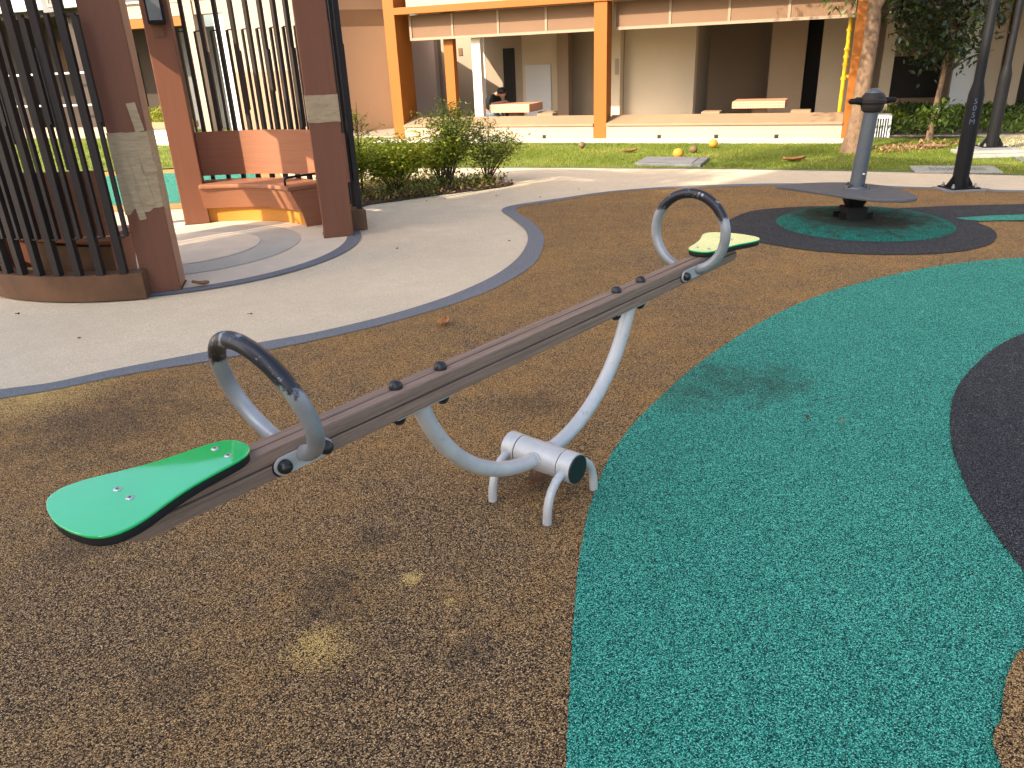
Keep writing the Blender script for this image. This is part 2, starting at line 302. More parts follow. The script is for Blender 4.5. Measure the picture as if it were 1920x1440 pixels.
# ------------------------------------------------------------------ mesh helpers
class MB:
    def __init__(s): s.v = []; s.f = []; s.sm = []
    def add(s, vs, fs, smooth=False, xf=None):
        o = len(s.v)
        s.v += [tuple(xf(Vector(p))) if xf else tuple(p) for p in vs]
        s.f += [tuple(i + o for i in f) for f in fs]; s.sm += [smooth] * len(fs)
        return s
    def box(s, x0, x1, y0, y1, z0, z1, xf=None):
        vs = [(x, y, z) for z in (z0, z1) for y in (y0, y1) for x in (x0, x1)]
        return s.add(vs, [(0, 2, 3, 1), (4, 5, 7, 6), (0, 1, 5, 4), (2, 6, 7, 3), (0, 4, 6, 2), (1, 3, 7, 5)], False, xf)
    def prism(s, poly, z0, z1, xf=None, smooth_side=False):
        n = len(poly)
        a = sum(poly[i][0] * poly[(i + 1) % n][1] - poly[(i + 1) % n][0] * poly[i][1] for i in range(n))
        if a < 0: poly = poly[::-1]
        vs = [(p[0], p[1], z0) for p in poly] + [(p[0], p[1], z1) for p in poly]
        s.add(vs, [tuple(range(n))[::-1], tuple(range(n, 2 * n))], False, xf)
        return s.add(vs, [(i, (i + 1) % n, n + (i + 1) % n, n + i) for i in range(n)], smooth_side, xf)
    def tube(s, pts, r, seg=14, caps=True, xf=None):
        pts = [Vector(p) for p in pts]; n = len(pts)
        rs = r if isinstance(r, (list, tuple)) else [r] * n
        T = [(pts[min(i + 1, n - 1)] - pts[max(i - 1, 0)]).normalized() for i in range(n)]
        u = T[0].orthogonal().normalized(); vs = []
        for i in range(n):
            u = (u - T[i] * u.dot(T[i])).normalized(); b = T[i].cross(u)
            vs += [pts[i] + rs[i] * (math.cos(2 * math.pi * k / seg) * u + math.sin(2 * math.pi * k / seg) * b) for k in range(seg)]
        fs = [(i * seg + k, i * seg + (k + 1) % seg, (i + 1) * seg + (k + 1) % seg, (i + 1) * seg + k) for i in range(n - 1) for k in range(seg)]
        s.add(vs, fs, True, xf)
        if caps: s.add(vs, [tuple(range(seg))[::-1], tuple(range((n - 1) * seg, n * seg))], False, xf)
        return s
    def lathe(s, prof, seg=24, c=(0, 0, 0), xf=None, smooth=True):
        vs = [(c[0] + r * math.cos(2 * math.pi * k / seg), c[1] + r * math.sin(2 * math.pi * k / seg), c[2] + z) for r, z in prof for k in range(seg)]
        fs = [(i * seg + k, i * seg + (k + 1) % seg, (i + 1) * seg + (k + 1) % seg, (i + 1) * seg + k) for i in range(len(prof) - 1) for k in range(seg)]
        s.add(vs, fs, smooth, xf)
        return s.add(vs, [tuple(range(seg))[::-1], tuple(range((len(prof) - 1) * seg, len(prof) * seg))], False, xf)
    def dome(s, r, h, xf=None, seg=16):
        return s.lathe([(r, 0), (r * .98, h * .35), (r * .85, h * .68), (r * .55, h * .92), (r * .18, h)], seg, xf=xf)
    def ball(s, c, r, seg=14, sz=1.0):
        return s.lathe([(max(r * math.sin(a), 1e-4), -r * sz * math.cos(a)) for a in np.linspace(0.05, math.pi - 0.05, 9)], seg, c)
    def arcwall(s, c, r0, r1, a0, a1, z0, z1, seg=28):
        an = np.linspace(R(a0), R(a1), seg)
        vs = []
        for a in an:
            for r in (r0, r1):
                for z in (z0, z1): vs.append((c[0] + r * math.cos(a), c[1] + r * math.sin(a), z))
        fs, fsm = [], []
        for i in range(seg - 1):
            o = i * 4; q = o + 4
            fsm += [(o + 1, o, q, q + 1), (o + 2, o + 3, q + 3, q + 2)]; fs += [(o, o + 2, q + 2, q), (o + 3, o + 1, q + 1, q + 3)]
        e = (seg - 1) * 4
        fs += [(0, 1, 3, 2), (e + 1, e, e + 2, e + 3)]
        s.add(vs, fsm, True); return s.add(vs, fs)
    def build(s, name, mat, parent=None, bevel=0.0, bseg=2):
        me = bpy.data.meshes.new(name); me.from_pydata(s.v, [], s.f); me.update()
        me.polygons.foreach_set('use_smooth', s.sm)
        if bevel:
            bm = bmesh.new(); bm.from_mesh(me)
            bmesh.ops.remove_doubles(bm, verts=bm.verts, dist=1e-5)
            ed = [e for e in bm.edges if len(e.link_faces) == 2 and e.calc_face_angle(0) > 0.6]
            bmesh.ops.bevel(bm, geom=ed, offset=bevel, segments=bseg, profile=0.6, affect='EDGES', clamp_overlap=True)
            bm.to_mesh(me); bm.free()
        me.materials.append(mat)
        o = bpy.data.objects.new(name, me); C.objects.link(o)
        if parent: o.parent = parent
        return o
def tag(o, label=None, cat=None, group=None, kind=None):
    if label: o['label'] = label
    if cat: o['category'] = cat
    if group: o['group'] = group
    if kind: o['kind'] = kind
    return o
def thing(name, label, cat, loc=(0, 0, 0), rz=0.0, group=None):
    o = bpy.data.objects.new(name, None); C.objects.link(o); o.empty_display_size = 0.2
    o.location = loc; o.rotation_euler = (0, 0, rz)
    return tag(o, label, cat, group)
def smooth(pts, closed=False, sub=6):
    P = [Vector((p[0], p[1], 0)) for p in pts]; n = len(P); out = []
    for i in range(n if closed else n - 1):
        a, b, c, d = (P[(i - 1) % n], P[i], P[(i + 1) % n], P[(i + 2) % n]) if closed else (P[max(i - 1, 0)], P[i], P[i + 1], P[min(i + 2, n - 1)])
        for k in range(sub):
            t = k / sub
            q = 0.5 * ((2 * b) + (c - a) * t + (2 * a - 5 * b + 4 * c - d) * t * t + (3 * b - a - 3 * c + d) * t ** 3)
            out.append((q.x, q.y))
    if not closed: out.append((P[-1].x, P[-1].y))
    return out
def sheet(name, poly, z, mat, kind='structure'):
    me = bpy.data.meshes.new(name)
    a = sum(poly[i][0] * poly[(i + 1) % len(poly)][1] - poly[(i + 1) % len(poly)][0] * poly[i][1] for i in range(len(poly)))
    if a < 0: poly = poly[::-1]
    me.from_pydata([(p[0], p[1], z) for p in poly], [], [tuple(range(len(poly)))]); me.update()
    me.materials.append(mat)
    o = bpy.data.objects.new(name, me); C.objects.link(o); o['kind'] = kind
    return o
def px(lst): return [tuple(gp(u, v)[:2]) for u, v in lst]
def jit(poly, amp, n=1):
    return [(p[0] + random.uniform(-amp, amp), p[1] + random.uniform(-amp, amp)) for p in poly]
def grainy(poly, step=0.009, amp=0.0022):
    out = []
    for (x0, y0), (x1, y1) in zip(poly[:-1], poly[1:]):
        L = math.hypot(x1 - x0, y1 - y0); n = max(1, int(L / step)) if math.hypot(x0, y0) < 6 else 1
        for k in range(n):
            t = k / n; e = random.uniform(-amp, amp); out.append((x0 + (x1 - x0) * t - (y1 - y0) / L * e, y0 + (y1 - y0) * t + (x1 - x0) / L * e))
    return out + [poly[-1]]
def circle(c, r, n=72): return [(c[0] + r * math.cos(2 * math.pi * k / n), c[1] + r * math.sin(2 * math.pi * k / n)) for k in range(n)]

def leaf_mesh(name, pos, size, mat, parent=None, aspect=0.42, up=0.35, dirs=None, fold=0.25):
    """many small folded leaves, each with its own direction, size and tone"""
    pos = np.asarray(pos, float); n = len(pos)
    d = rng.normal(size=(n, 3)) if dirs is None else np.asarray(dirs) + rng.normal(size=(n, 3)) * 0.5
    d /= np.linalg.norm(d, axis=1, keepdims=True)
    nn = rng.normal(size=(n, 3)); nn[:, 2] = np.abs(nn[:, 2]) + up * 3
    sd_ = np.cross(d, nn); sd_ /= np.linalg.norm(sd_, axis=1, keepdims=True) + 1e-9
    nn = np.cross(sd_, d)
    L = size * rng.uniform(0.6, 1.25, (n, 1)); Wd = L * aspect * 0.5
    b = pos; m = pos + d * L * 0.45; t = pos + d * L
    l = m + sd_ * Wd + nn * Wd * fold; r_ = m - sd_ * Wd + nn * Wd * fold
    V = np.stack([b, l, t, r_], 1).reshape(-1, 3)
    me = bpy.data.meshes.new(name)
    me.vertices.add(4 * n); me.vertices.foreach_set('co', V.ravel())
    me.loops.add(6 * n); me.polygons.add(2 * n)
    i0 = np.arange(n) * 4
    li = np.stack([i0, i0 + 2, i0 + 1, i0, i0 + 3, i0 + 2], 1).ravel()
    me.loops.foreach_set('vertex_index', li)
    me.polygons.foreach_set('loop_start', np.arange(2 * n) * 3)
    me.update(calc_edges=True)
    at = me.attributes.new('tone', 'FLOAT', 'POINT'); at.data.foreach_set('value', np.repeat(rng.uniform(0, 1, n), 4))
    me.materials.append(mat)
    o = bpy.data.objects.new(name, me); C.objects.link(o)
    if parent: o.parent = parent
    return o
def in_poly(P, poly):
    x, y = P[:, 0], P[:, 1]; c = np.zeros(len(P), bool); n = len(poly)
    for i in range(n):
        x1, y1 = poly[i]; x2, y2 = poly[(i + 1) % n]
        if y1 == y2: continue
        c ^= ((y1 > y) != (y2 > y)) & (x < (x2 - x1) * (y - y1) / (y2 - y1) + x1)
    return c
def blades(name, poly, dens, h, mat, kind='stuff', wid=0.010):
    xs = [p[0] for p in poly]; ys = [p[1] for p in poly]
    n = int((max(xs) - min(xs)) * (max(ys) - min(ys)) * dens)
    P = np.stack([rng.uniform(min(xs), max(xs), n), rng.uniform(min(ys), max(ys), n)], 1); P = P[in_poly(P, poly)]
    bare = np.sin(P[:, 0] * 2.3 + 1.3 * np.sin(P[:, 1] * 1.7)) * np.sin(P[:, 1] * 3.1 + P[:, 0]) + rng.normal(size=len(P)) * .25
    P = P[bare < .62]; n = len(P)
    a = rng.uniform(0, 2 * np.pi, n); hh = h * rng.uniform(0.35, 1.2, n); ln = rng.uniform(0.1, 0.9, n) * hh; b = rng.uniform(0, 2 * np.pi, n)
    V = np.zeros((n, 3, 3)); dx, dy = np.cos(a) * wid / 2, np.sin(a) * wid / 2
    V[:, 0, 0] = P[:, 0] - dx; V[:, 0, 1] = P[:, 1] - dy; V[:, 1, 0] = P[:, 0] + dx; V[:, 1, 1] = P[:, 1] + dy
    V[:, 2, 0] = P[:, 0] + np.cos(b) * ln; V[:, 2, 1] = P[:, 1] + np.sin(b) * ln; V[:, 2, 2] = hh
    me = bpy.data.meshes.new(name); me.vertices.add(3 * n); me.vertices.foreach_set('co', V.ravel())
    me.loops.add(3 * n); me.polygons.add(n); me.loops.foreach_set('vertex_index', np.arange(3 * n)); me.polygons.foreach_set('loop_start', np.arange(n) * 3)
    me.update(calc_edges=True)
    tone = np.clip(rng.normal(0.5, 0.2, n) + 0.25 * np.sin(P[:, 0] * 2.1 + 1) * np.sin(P[:, 1] * 2.7), 0, 1)
    me.attributes.new('tone', 'FLOAT', 'POINT').data.foreach_set('value', np.repeat(tone, 3))
    me.materials.append(mat); o = bpy.data.objects.new(name, me); C.objects.link(o); o['kind'] = kind
    return o

# ================================================================== the ground
sheet('ground', [(-80, -60), (80, -60), (80, 120), (-80, 120)], -0.03, M['ground'])
sheet('path', [(-16, -6), (16, -6), (16, 13), (-16, 13)], 0.0, M['path'])
kerb_out = px([(-700, 830), (-300, 773), (0, 732.7), (98, 719.6), (204, 697), (306, 677), (394, 660.5), (499.5, 642), (598, 624), (700, 600), (765, 582), (830, 561), (880, 541),
    (920, 522), (950, 503), (972, 484), (985, 465), (990, 448), (985, 432), (972, 420), (955, 407), (944, 400), (941, 396), (945, 391), (962, 386), (992, 381), (1055, 372),
    (1105, 364.5), (1167, 357.5), (1255, 351), (1360, 347), (1460, 345), (1600, 347), (1717, 351.7), (1840, 354), (1920, 358)]) + [(8.0, 7.6), (14, 6)]
kerb_in = px([(-700, 864), (-300, 799), (0, 750), (98, 734), (204, 711.5), (306, 693), (394, 679), (510, 657), (598, 638.6), (700, 615), (785, 592), (860, 569), (920, 546),
    (965, 522), (995, 502), (1010, 485), (1018, 465), (1020, 446), (1012, 432), (1000, 420), (990, 412), (975, 403), (968, 396), (969, 391), (985, 386), (1030, 380),
    (1105, 367.5), (1167, 360), (1255, 354.5), (1360, 351), (1460, 349), (1600, 350.5), (1717, 355), (1840, 358), (1920, 362)]) + [(8.0, 7.4), (14, 5.8)]
ko, ki = smooth(kerb_out), smooth(kerb_in)
sheet('play_surface', ki + [(14, -5.5), (-8, -5.5)], 0.006, M['tan'])
sheet('kerb_strip', ko + ki[::-1], 0.009, M['kerb'])
teal_edge = smooth([(-0.06, -0.6), (0.02, 0.6)] + px([(1062, 1439), (1068, 1300), (1073, 1200), (1083, 1080), (1099, 980), (1119, 915), (1146, 855), (1186, 800), (1240, 745), (1300, 692),
    (1370, 642), (1440, 599), (1520, 562), (1600, 536), (1680, 516), (1760, 501), (1840, 491), (1920, 485)]) + [(5.5, 5.6), (7, 5.2)])
sheet('teal_rubber_surface', grainy(teal_edge) + [(7, -0.6)], 0.010, M['teal'])
blk = smooth(px([(2500, 560), (2200, 575), (2030, 595), (1920, 628.5), (1856, 662.7), (1799, 722.5), (1781.5, 774), (1783, 836), (1799, 888), (1821, 939), (1861, 1001.5), (1920, 1080), (2000, 1165), (2130, 1235), (2320, 1220), (2520, 1080), (2600, 800)]))
sheet('black_rubber_surface', grainy(blk), 0.014, M['black'])
tr_ = smooth(px([(2200, 1150), (2000, 1178), (1920, 1222), (1895, 1252), (1881, 1297.6), (1875.5, 1354.6), (1872.6, 1440)]) + [(1.02, 0.7), (1.3, -0.2)])
sheet('tan_rubber_surface', grainy(tr_) + [(5, -0.2), (5, 0.9)], 0.018, M['tan'])
SP = (3.16, 6.84)
mat_poly = smooth([(p[0], p[1]) for p in px([(1366, 415), (1400, 400), (1440, 393.5), (1500, 389.5), (1560, 388.2), (1610, 389.5), (1657, 393), (1702, 391.5), (1793, 387.6), (1920, 384.6)])]) + [(6.6, 7.0), (6.6, 6.55)] + \
    smooth(px([(1920, 417), (1835, 417.5), (1860, 431.5), (1868.5, 446), (1853, 461), (1811, 472), (1748, 478.5), (1666, 480), (1597, 478), (1521, 472), (1461, 463), (1400, 452), (1372, 440), (1362, 427)]))
sheet('spinner_rubber_surface', mat_poly, 0.012, M['black'])
sheet('teal_rubber_strip', px([(1790, 411.5), (1853.6, 407), (1920, 405)]) + [(6.6, 6.62), (6.6, 6.52)] + px([(1920, 415.5), (1836, 417), (1810, 415)]), 0.015, M['teal'])
# low rubber mound under the spinner
mb = MB()
prof = [(0.76, 0.013), (0.72, 0.030), (0.66, 0.048), (0.58, 0.060), (0.48, 0.060), (0.40, 0.052), (0.30, 0.04), (0.10, 0.035)]
mb.lathe(prof, 64, (3.30, 6.96, 0.0))
def mound_mat():
    m = rubber('mound_rubber', [(0, gd), (.3, gc), (.8, gb)], [(0, gd), (.5, gc), (.95, gb)], 265,
               dirt=([(3.30, 6.96, 0.70, 0.55)], (0.035, 0.024, 0.016, 1), 1.0))
    return m
o = mb.build('rubber_mound', mound_mat()); o['kind'] = 'structure'
# lawn, second path, far ground
lawn_front = smooth(px([(560, 316), (800, 315), (960, 314), (1200, 315.5), (1360, 316.5), (1440, 318), (1580, 320), (1713, 323), (1920, 328.5)]))
lawn_poly = lawn_front + [(9, 8.9), (16, 8.5), (16, 60), (-3.4, 60), (-3.6, 16), (-3.3, 13.3)]
sheet('lawn', lawn_poly, 0.004, M['lawn'])
far_lawn = [(-18, 14.2), (-5.6, 13.6), (-3.6, 14.2), (-3.6, 60), (-40, 60), (-40, 14)]
sheet('lawn_far', far_lawn, 0.007, M['lawn'])
tf = px([(338, 383), (250, 383), (200, 360), (180, 330), (220, 317), (335, 317)])
sheet('teal_rubber_patch', smooth([(-3.7, 10.0), (-4.6, 9.85), (-7, 10.2), (-8.5, 11.2), (-8, 12.4), (-6, 12.9), (-4.2, 12.6), (-3.5, 11.3)], True), 0.010, M['teal'])
sheet('sand_rubber_patch', [(-9.5, 9.3), (-3.4, 9.4), (-3.2, 11.4), (-3.9, 13.4), (-9.5, 13.6)], 0.006, M['sand_rubber'])
rp = px([(1848, 268), (1880, 255), (1920, 247)]) + [(12, 13.4), (16, 12), (16, 9.5)] + px([(1920, 303), (1893, 290)])
sheet('path_side', rp, 0.008, M['path'])
sheet('kerb_strip_side', px([(1836, 262), (1848, 260), (1893, 284), (1920, 297)]) + [(8.4, 10.2), (8.2, 10.0)] + px([(1920, 306), (1893, 294), (1850, 272)]), 0.011, M['kerb'])
sheet('lawn_edge_strip', lawn_front + [(p[0] - 0.01, p[1] - 0.045) for p in lawn_front[::-1]], 0.006, M['kerb'])
PC = (-3.02, 7.11)
sheet('pavilion_paving', circle(PC, 1.52), 0.006, M['pave'])
sheet('pavilion_paving_ring', circle((-3.05, 7.13), 1.08), 0.010, M['pave2'])
sheet('pavilion_paving_centre', circle((-3.05, 7.13), 0.70), 0.014, M['pave'])
n_ = 96; ring_in = circle(PC, 1.50, n_); ring_out = circle(PC, 1.635, n_)
me = bpy.data.meshes.new('paving_band')
me.from_pydata([(p[0], p[1], 0.009) for p in ring_in + ring_out], [], [(i, n_ + i, n_ + (i + 1) % n_, (i + 1) % n_) for i in range(n_)][:]); me.materials.append(M['kerb'])
o = bpy.data.objects.new('paving_band', me); C.objects.link(o); o['kind'] = 'structure'
# planting bed
bed = smooth(px([(640, 391), (700, 383.5), (740, 378.5), (800, 370), (860, 362), (910, 356), (945, 351), (962, 346.5), (958, 342), (935, 339)]) + [(-0.9, 10.95), (-2.2, 10.9), (-3.0, 10.2)], True)
sheet('planting_bed', bed, 0.012, M['mulch'])
bi = np.array(bed)
ang = rng.uniform(0, 1, 2600); P = np.stack([rng.uniform(-3, .2, 5200), rng.uniform(9, 11.1, 5200)], 1); P = P[in_poly(P, bed)]
o = leaf_mesh('leaf_litter', np.c_[P, rng.uniform(0.015, 0.05, len(P))], 0.065, M['litter'], up=1.2); tag(o, kind='stuff')
P2 = np.stack([rng.uniform(-3, .2, 5000), rng.uniform(9.2, 11.0, 5000)], 1); P2 = P2[in_poly(P2, bed)]
P2 = P2[rng.uniform(0, 1, len(P2)) < 0.25 + 0.75 * (np.sin(P2[:, 0] * 5 + 1) * np.sin(P2[:, 1] * 6) > -0.1)]
o = leaf_mesh('ground_cover', np.c_[P2, rng.uniform(0.02, 0.16, len(P2))], 0.06, M['leaf_olive'], up=0.6); tag(o, kind='stuff')
o = MB().box(-.11, .11, -.05, .05, 0, .035, lambda p: Matrix.Rotation(R(-12), 3, 'Z') @ p + Vector((gp(945, 345).x, gp(945, 345).y, 0.012))).build('edging_stone', M['slab'], bevel=0.015)
tag(o, 'grey edging stone at the tip of the planting bed', 'stone')

# grass blades on the visible lawns
vis_lawn = lawn_front[6:] + [(9.5, 12.6), (6.4, 13.3), (4.0, 14.2), (1.5, 15.0), (-3.0, 16.6), (-3.3, 13.3)]
blades('grass', vis_lawn, 1500, 0.035, M['grass'], wid=0.012)
blades('grass_far', [(-12.5, 14.4), (-5.6, 13.8), (-4.4, 17.5), (-13.5, 20.5)], 380, 0.05, M['grass'], wid=0.02)

# ================================================================== the apartment building ahead (local x along the facade, y inwards)
BO = Vector((1.79, 15.4, 0.0)); BA = math.atan2(-0.3903, 0.9207)
bd = thing('apartment_building', 'cream apartment building with orange pillars, white ledge and open ground floor', 'building', BO, BA)
def bpart(name, mat, *boxes, bevel=0.0, parent=None):
    m = MB()
    for b in boxes: m.box(*b)
    return m.build(name, mat, parent or bd, bevel)
PLZ = 6.0
for e0, d1, top in ((-4.435, .62, 13.0), (0.0, .34, 2.405), (4.45, .34, 13.0)):
    bpart('pillar', M['orange'], (e0, e0 + 0.25, 0.0, d1, 0, top), bevel=0.008)
bpart('beam', M['orange'], (-4.185, -0.004 + 4.454, -0.03, 0.22, 2.408, 2.535), bevel=0.006)
bpart('fascia', M['white'], (-3.95, 4.45, 0.10, 0.30, 2.54, 3.15))
for a, b in ((-4.18, -0.005), (0.255, 4.445)):
    m = MB(); prof = [(0.0, -0.03), (0.0, 0.255), (-0.03, 0.262), (-0.03, 0.29), (0.42, 0.415), (0.42, -0.03)]
    m.add([(a, y, z) for y, z in prof] + [(b, y, z) for y, z in prof], [tuple(range(6)), tuple(range(11, 5, -1))] + [(i, 6 + i, 6 + (i + 1) % 6, (i + 1) % 6) for i in range(6)])
    par = m.build('parapet', M['white'], bd)
    # sandy coping slab on the slope
    m = MB(); q = [(-0.034, 0.258), (-0.034, 0.294), (0.424, 0.421), (0.424, 0.38)]
    m.add([(a, y, z) for y, z in q] + [(b, y, z) for y, z in q], [(0, 1, 2, 3)[::-1], (4, 5, 6, 7)] + [(i, (i + 1) % 4, 4 + (i + 1) % 4, 4 + i) for i in range(4)])
    m.build('coping', M['ledge'], par)
    for hx in ((-3.1, -2.06, -1.02) if a < 0 else (1.28, 2.33, 3.38)):
        MB().box(hx - .035, hx + .035, -0.004, .02, 0.015, 0.085).build('drain_hole', M['darkdoor'], par)
        MB().box(hx - .045, hx + .045, -0.014, -0.002, 0.085, 0.098).build('drain_lip', M['slab'], par)
bpart('apron', M['apron'], (-4.6, 4.9, -0.62, -0.001, -0.05, 0.022))
for a, b, div in ((-4.02, -0.03, (-3.04, -2.04, -1.04)), (0.29, 4.43, (1.34, 2.38, 3.38))):
    scr = bpart('screen', M['screen'], (a, b, 0.30, 0.315, 1.93, 2.40))
    m = MB().box(a, b, 0.28, 0.335, 1.925, 1.975).box(a, a + .05, 0.28, 0.335, 1.976, 2.40).box(b - .05, b, 0.28, 0.335, 1.976, 2.40)
    for d in div: m.box(d - .022, d + .022, 0.285, 0.33, 1.976, 2.40)
    m.build('screen_frame', M['screen_frame'], scr)
bpart('ceiling', M['greige'], (-4.18, 14, 0.36, 9, 2.44, 2.53))
bpart('floor', M['floor'], (-9, 14, 0.43, 9, -0.05, 0.03))
iw = lambda name, mat, *b: bpart(name, mat, *b)
# interior walls and columns, left bay
m = MB(); q_ = [(-4.26, .63), (-5.80, 2.62), (-5.96, 2.62), (-4.38, .63)]
m.prism(q_, 0.03, 2.54).build('return_wall', M['beige'], bd)
iw('inner_wall', M['pinkwall'], (-6.3, -5.2, 3.6, 3.8, 0.03, 2.44))
iw('inner_wall', M['brownwall'], (-5.7, -4.9, 4.2, 4.4, 0.03, 2.44))
iw('inner_column', M['orange'], (-3.34, -3.13, .44, .60, 0.03, 2.44))
iw('inner_wall', M['greige'], (-4.75, -3.75, 3.1, 3.3, 0.03, 2.44))
iw('inner_column', M['white_col'], (-2.71, -2.52, .44, .58, 0.03, 2.44))
iw('inner_wall', M['coolwhite'], (-3.70, -3.60, 3.1, 3.3, 0.03, 2.44))
iw('inner_wall', M['greige'], (-3.59, -2.62, 3.1, 3.3, 0.03, 2.44))
dr = iw('inner_door', M['darkdoor'], (-3.30, -3.02, 3.4, 3.44, 0.03, 1.73))
dr.location = (0.18, -0.33, 0)
iw('inner_wall', M['beige'], (-2.61, -1.75, 3.0, 3.3, 0.03, 2.44))
iw('inner_panel', M['coolwhite'], (-2.52, -1.9, 2.96, 2.995, 0.03, 1.35))
iw('inner_wall', M['greige'], (-1.74, -0.72, 3.4, 3.6, 0.03, 2.44))
iw('inner_column', M['brownwall'], (-1.72, -1.45, 2.9, 3.2, 0.03, 2.44))
iw('inner_wall', M['brownwall'], (-0.9, -0.02, 5.0, 5.2, 0.03, 2.44))
iw('inner_wall', M['beige'], (-0.34, -0.09, 2.3, 2.6, 0.03, 2.44))
sg = bpart('notice', M['tanband'], (-4.28, -4.18, 3.08, 3.095, 1.62, 1.78))
# right bay
iw('inner_wall', M['beige'], (-0.08, 1.44, 2.6, 2.9, 0.03, 2.44))
iw('inner_wall', M['greige'], (1.22, 1.43, 2.91, 4.6, 0.03, 2.44))
iw('inner_wall', M['brownwall'], (0.9, 3.3, 6.0, 6.2, 0.03, 2.44))
iw('inner_wall', M['brownwall'], (2.84, 3.56, 3.9, 4.1, 0.03, 2.44))
iw('inner_wall', M['darkdoor'], (3.2, 4.0, 4.6, 4.8, 0.03, 2.44))
iw('inner_wall', M['greige'], (3.90, 4.9, 2.7, 2.9, 0.03, 2.44))
iw('notice', M['greige'], (-0.2, -0.12, 2.285, 2.299, 1.1, 1.42))
# open ground floor further right, in deep shade
iw('back_wall', M['brownwall'], (4.2, 14, 6.2, 6.4, 0.03, 2.44))
for a, b, y, mt in ((5.02, 5.22, 2.3, 'greige'), (6.45, 6.85, 4.2, 'coolwhite'), (6.95, 7.25, 4.0, 'greige'), (7.3, 7.62, 3.9, 'greige'), (9.3, 9.6, 4.0, 'greige'), (10.8, 11.1, 2.0, 'greige')):
    iw('inner_column', M[mt], (a, b, y, y + .3, 0.03, 2.44))
iw('back_wall_opening', M['darkdoor'], (7.75, 9.2, 6.12, 6.19, 0.03, 2.2))
iw('back_wall_opening', M['darkdoor'], (5.4, 6.4, 6.12, 6.19, 0.3, 1.2))
iw('floor_edge', M['slab'], (4.75, 14, 1.2, 1.5, -0.05, 0.16))
bpart('front_beam', M['greige'], (4.75, 14, 1.0, 1.3, 2.25, 2.44))
# upper storeys
iw('upper_wall', M['white'], (-3.95, 14, 0.32, 9, 2.56, 13.4))
iw('roof', M['slab'], (-4.5, 14.3, -0.1, 9.3, 13.41, 13.65))
for k in range(4):
    for j in range(7):
        x0 = -3.2 + j * 2.4; z0 = 3.6 + k * 2.3
        fr = bpart('window', M['coolwhite'], (x0 - .04, x0 + 1.44, 0.26, 0.319, z0 - .04, z0 + 1.14))
        bpart('pane', M['glass'], (x0, x0 + .68, 0.24, 0.259, z0, z0 + 1.1), (x0 + .72, x0 + 1.4, 0.24, 0.259, z0, z0 + 1.1), parent=fr)
for z in (5.2, 7.5, 9.8): bpart('string_course', M['orange'], (-3.95, 4.45, 0.22, 0.318, z, z + .16))
# yellow pipe beside the right pillar
m = MB().tube([(4.372, 0.5, 0.42), (4.372, 0.5, 2.44)], 0.035, 12)
yp = m.build('gas_pipe', M['yellow'], bd)
m = MB()
for z in (0.95, 1.18, 1.3, 1.42, 1.72): m.tube([(4.372, .5, z), (4.372, .5, z + .04)], 0.05, 12)
m.box(4.372, 4.45, .485, .515, .98, 1.03).build('pipe_collar', M['yellow'], yp)
# louvre box at the foot of the right pillar
lv = thing('vent_box', 'low white louvred vent box behind the leaning tree trunk', 'vent', BO, BA)
m = MB().box(4.74, 5.20, 0.30, 0.62, 0.02, 0.32).build('housing', M['darkdoor'], lv)
m = MB().box(4.72, 5.22, 0.27, 0.65, 0.322, 0.37).box(4.72, 4.76, .27, .299, .0, .321).box(5.18, 5.22, .27, .299, .0, .321)
for k in range(10): m.box(4.785 + k * .04, 4.80 + k * .04, .27, .298, 0, .32)
m.build('grille', M['coolwhite'], lv)

# tables and stools in the void deck
def table(ex, off, w_, d_, zt, th, label):
    t = thing('mosaic_table', label, 'table', BO + Matrix.Rotation(BA, 3, 'Z') @ Vector((ex, off, 0)), BA, 'mosaic tables in the void deck')
    MB().box(0, w_, 0, d_, zt - th, zt).build('tabletop', M['tile'], t, 0.006)
    MB().box(w_ / 2 - .13, w_ / 2 + .13, d_ / 2 - .13, d_ / 2 + .13, 0.03, zt - th).build('pedestal', M['greige'], t, 0.01)
    return t
table(-2.46, 0.62, .90, .82, .635, .16, 'orange mosaic table where the seated person leans, left bay')
table(2.47, 0.85, .95, .80, .60, .125, 'orange mosaic table behind the ledge in the right bay')
def stool(ex, off, zt, label):
    t = thing('mosaic_stool', label, 'stool', BO + Matrix.Rotation(BA, 3, 'Z') @ Vector((ex, off, 0)), BA, 'mosaic stools around the tables')
    MB().box(-.17, .17, -.17, .17, zt - .07, zt).build('seat', M['ledge'], t, 0.008)
    MB().box(-.09, .09, -.09, .09, 0.03, zt - .07).build('pedestal', M['greige'], t)
stool(-1.22, .78, .45, 'pale stool right of the table with the seated person')
stool(-1.38, 1.25, .45, 'brown stool beyond the right end of the left table')
stool(2.12, .72, .45, 'pale stool left of the right bay table')
stool(3.72, .72, .45, 'pale stool right of the right bay table')
stool(-2.76, 1.12, .36, 'stool under the person with the head resting on folded arms')

# tan side wall left of the facade
A_ = gp(735, 241); tw = Vector((-.866, -.5, 0)).normalized(); EN = A_ + tw * 4.0
tn = Vector((tw.y, -tw.x, 0))
wl = thing('side_wall', 'plain tan wall with a darker upper band, left of the orange pillar', 'wall', A_, math.atan2(tw.y, tw.x))
MB().box(-0.6, 2.35, 0, .3, -0.05, 2.33).build('lower_wall', M['tanwall'], wl)
MB().box(-0.6, 2.35, 0.004, .3, 2.332, 2.68).build('band', M['tanband'], wl)
MB().box(-0.6, 2.35, 0.0, .3, 2.682, 7.5).build('upper_wall', M['tanwall'], wl)

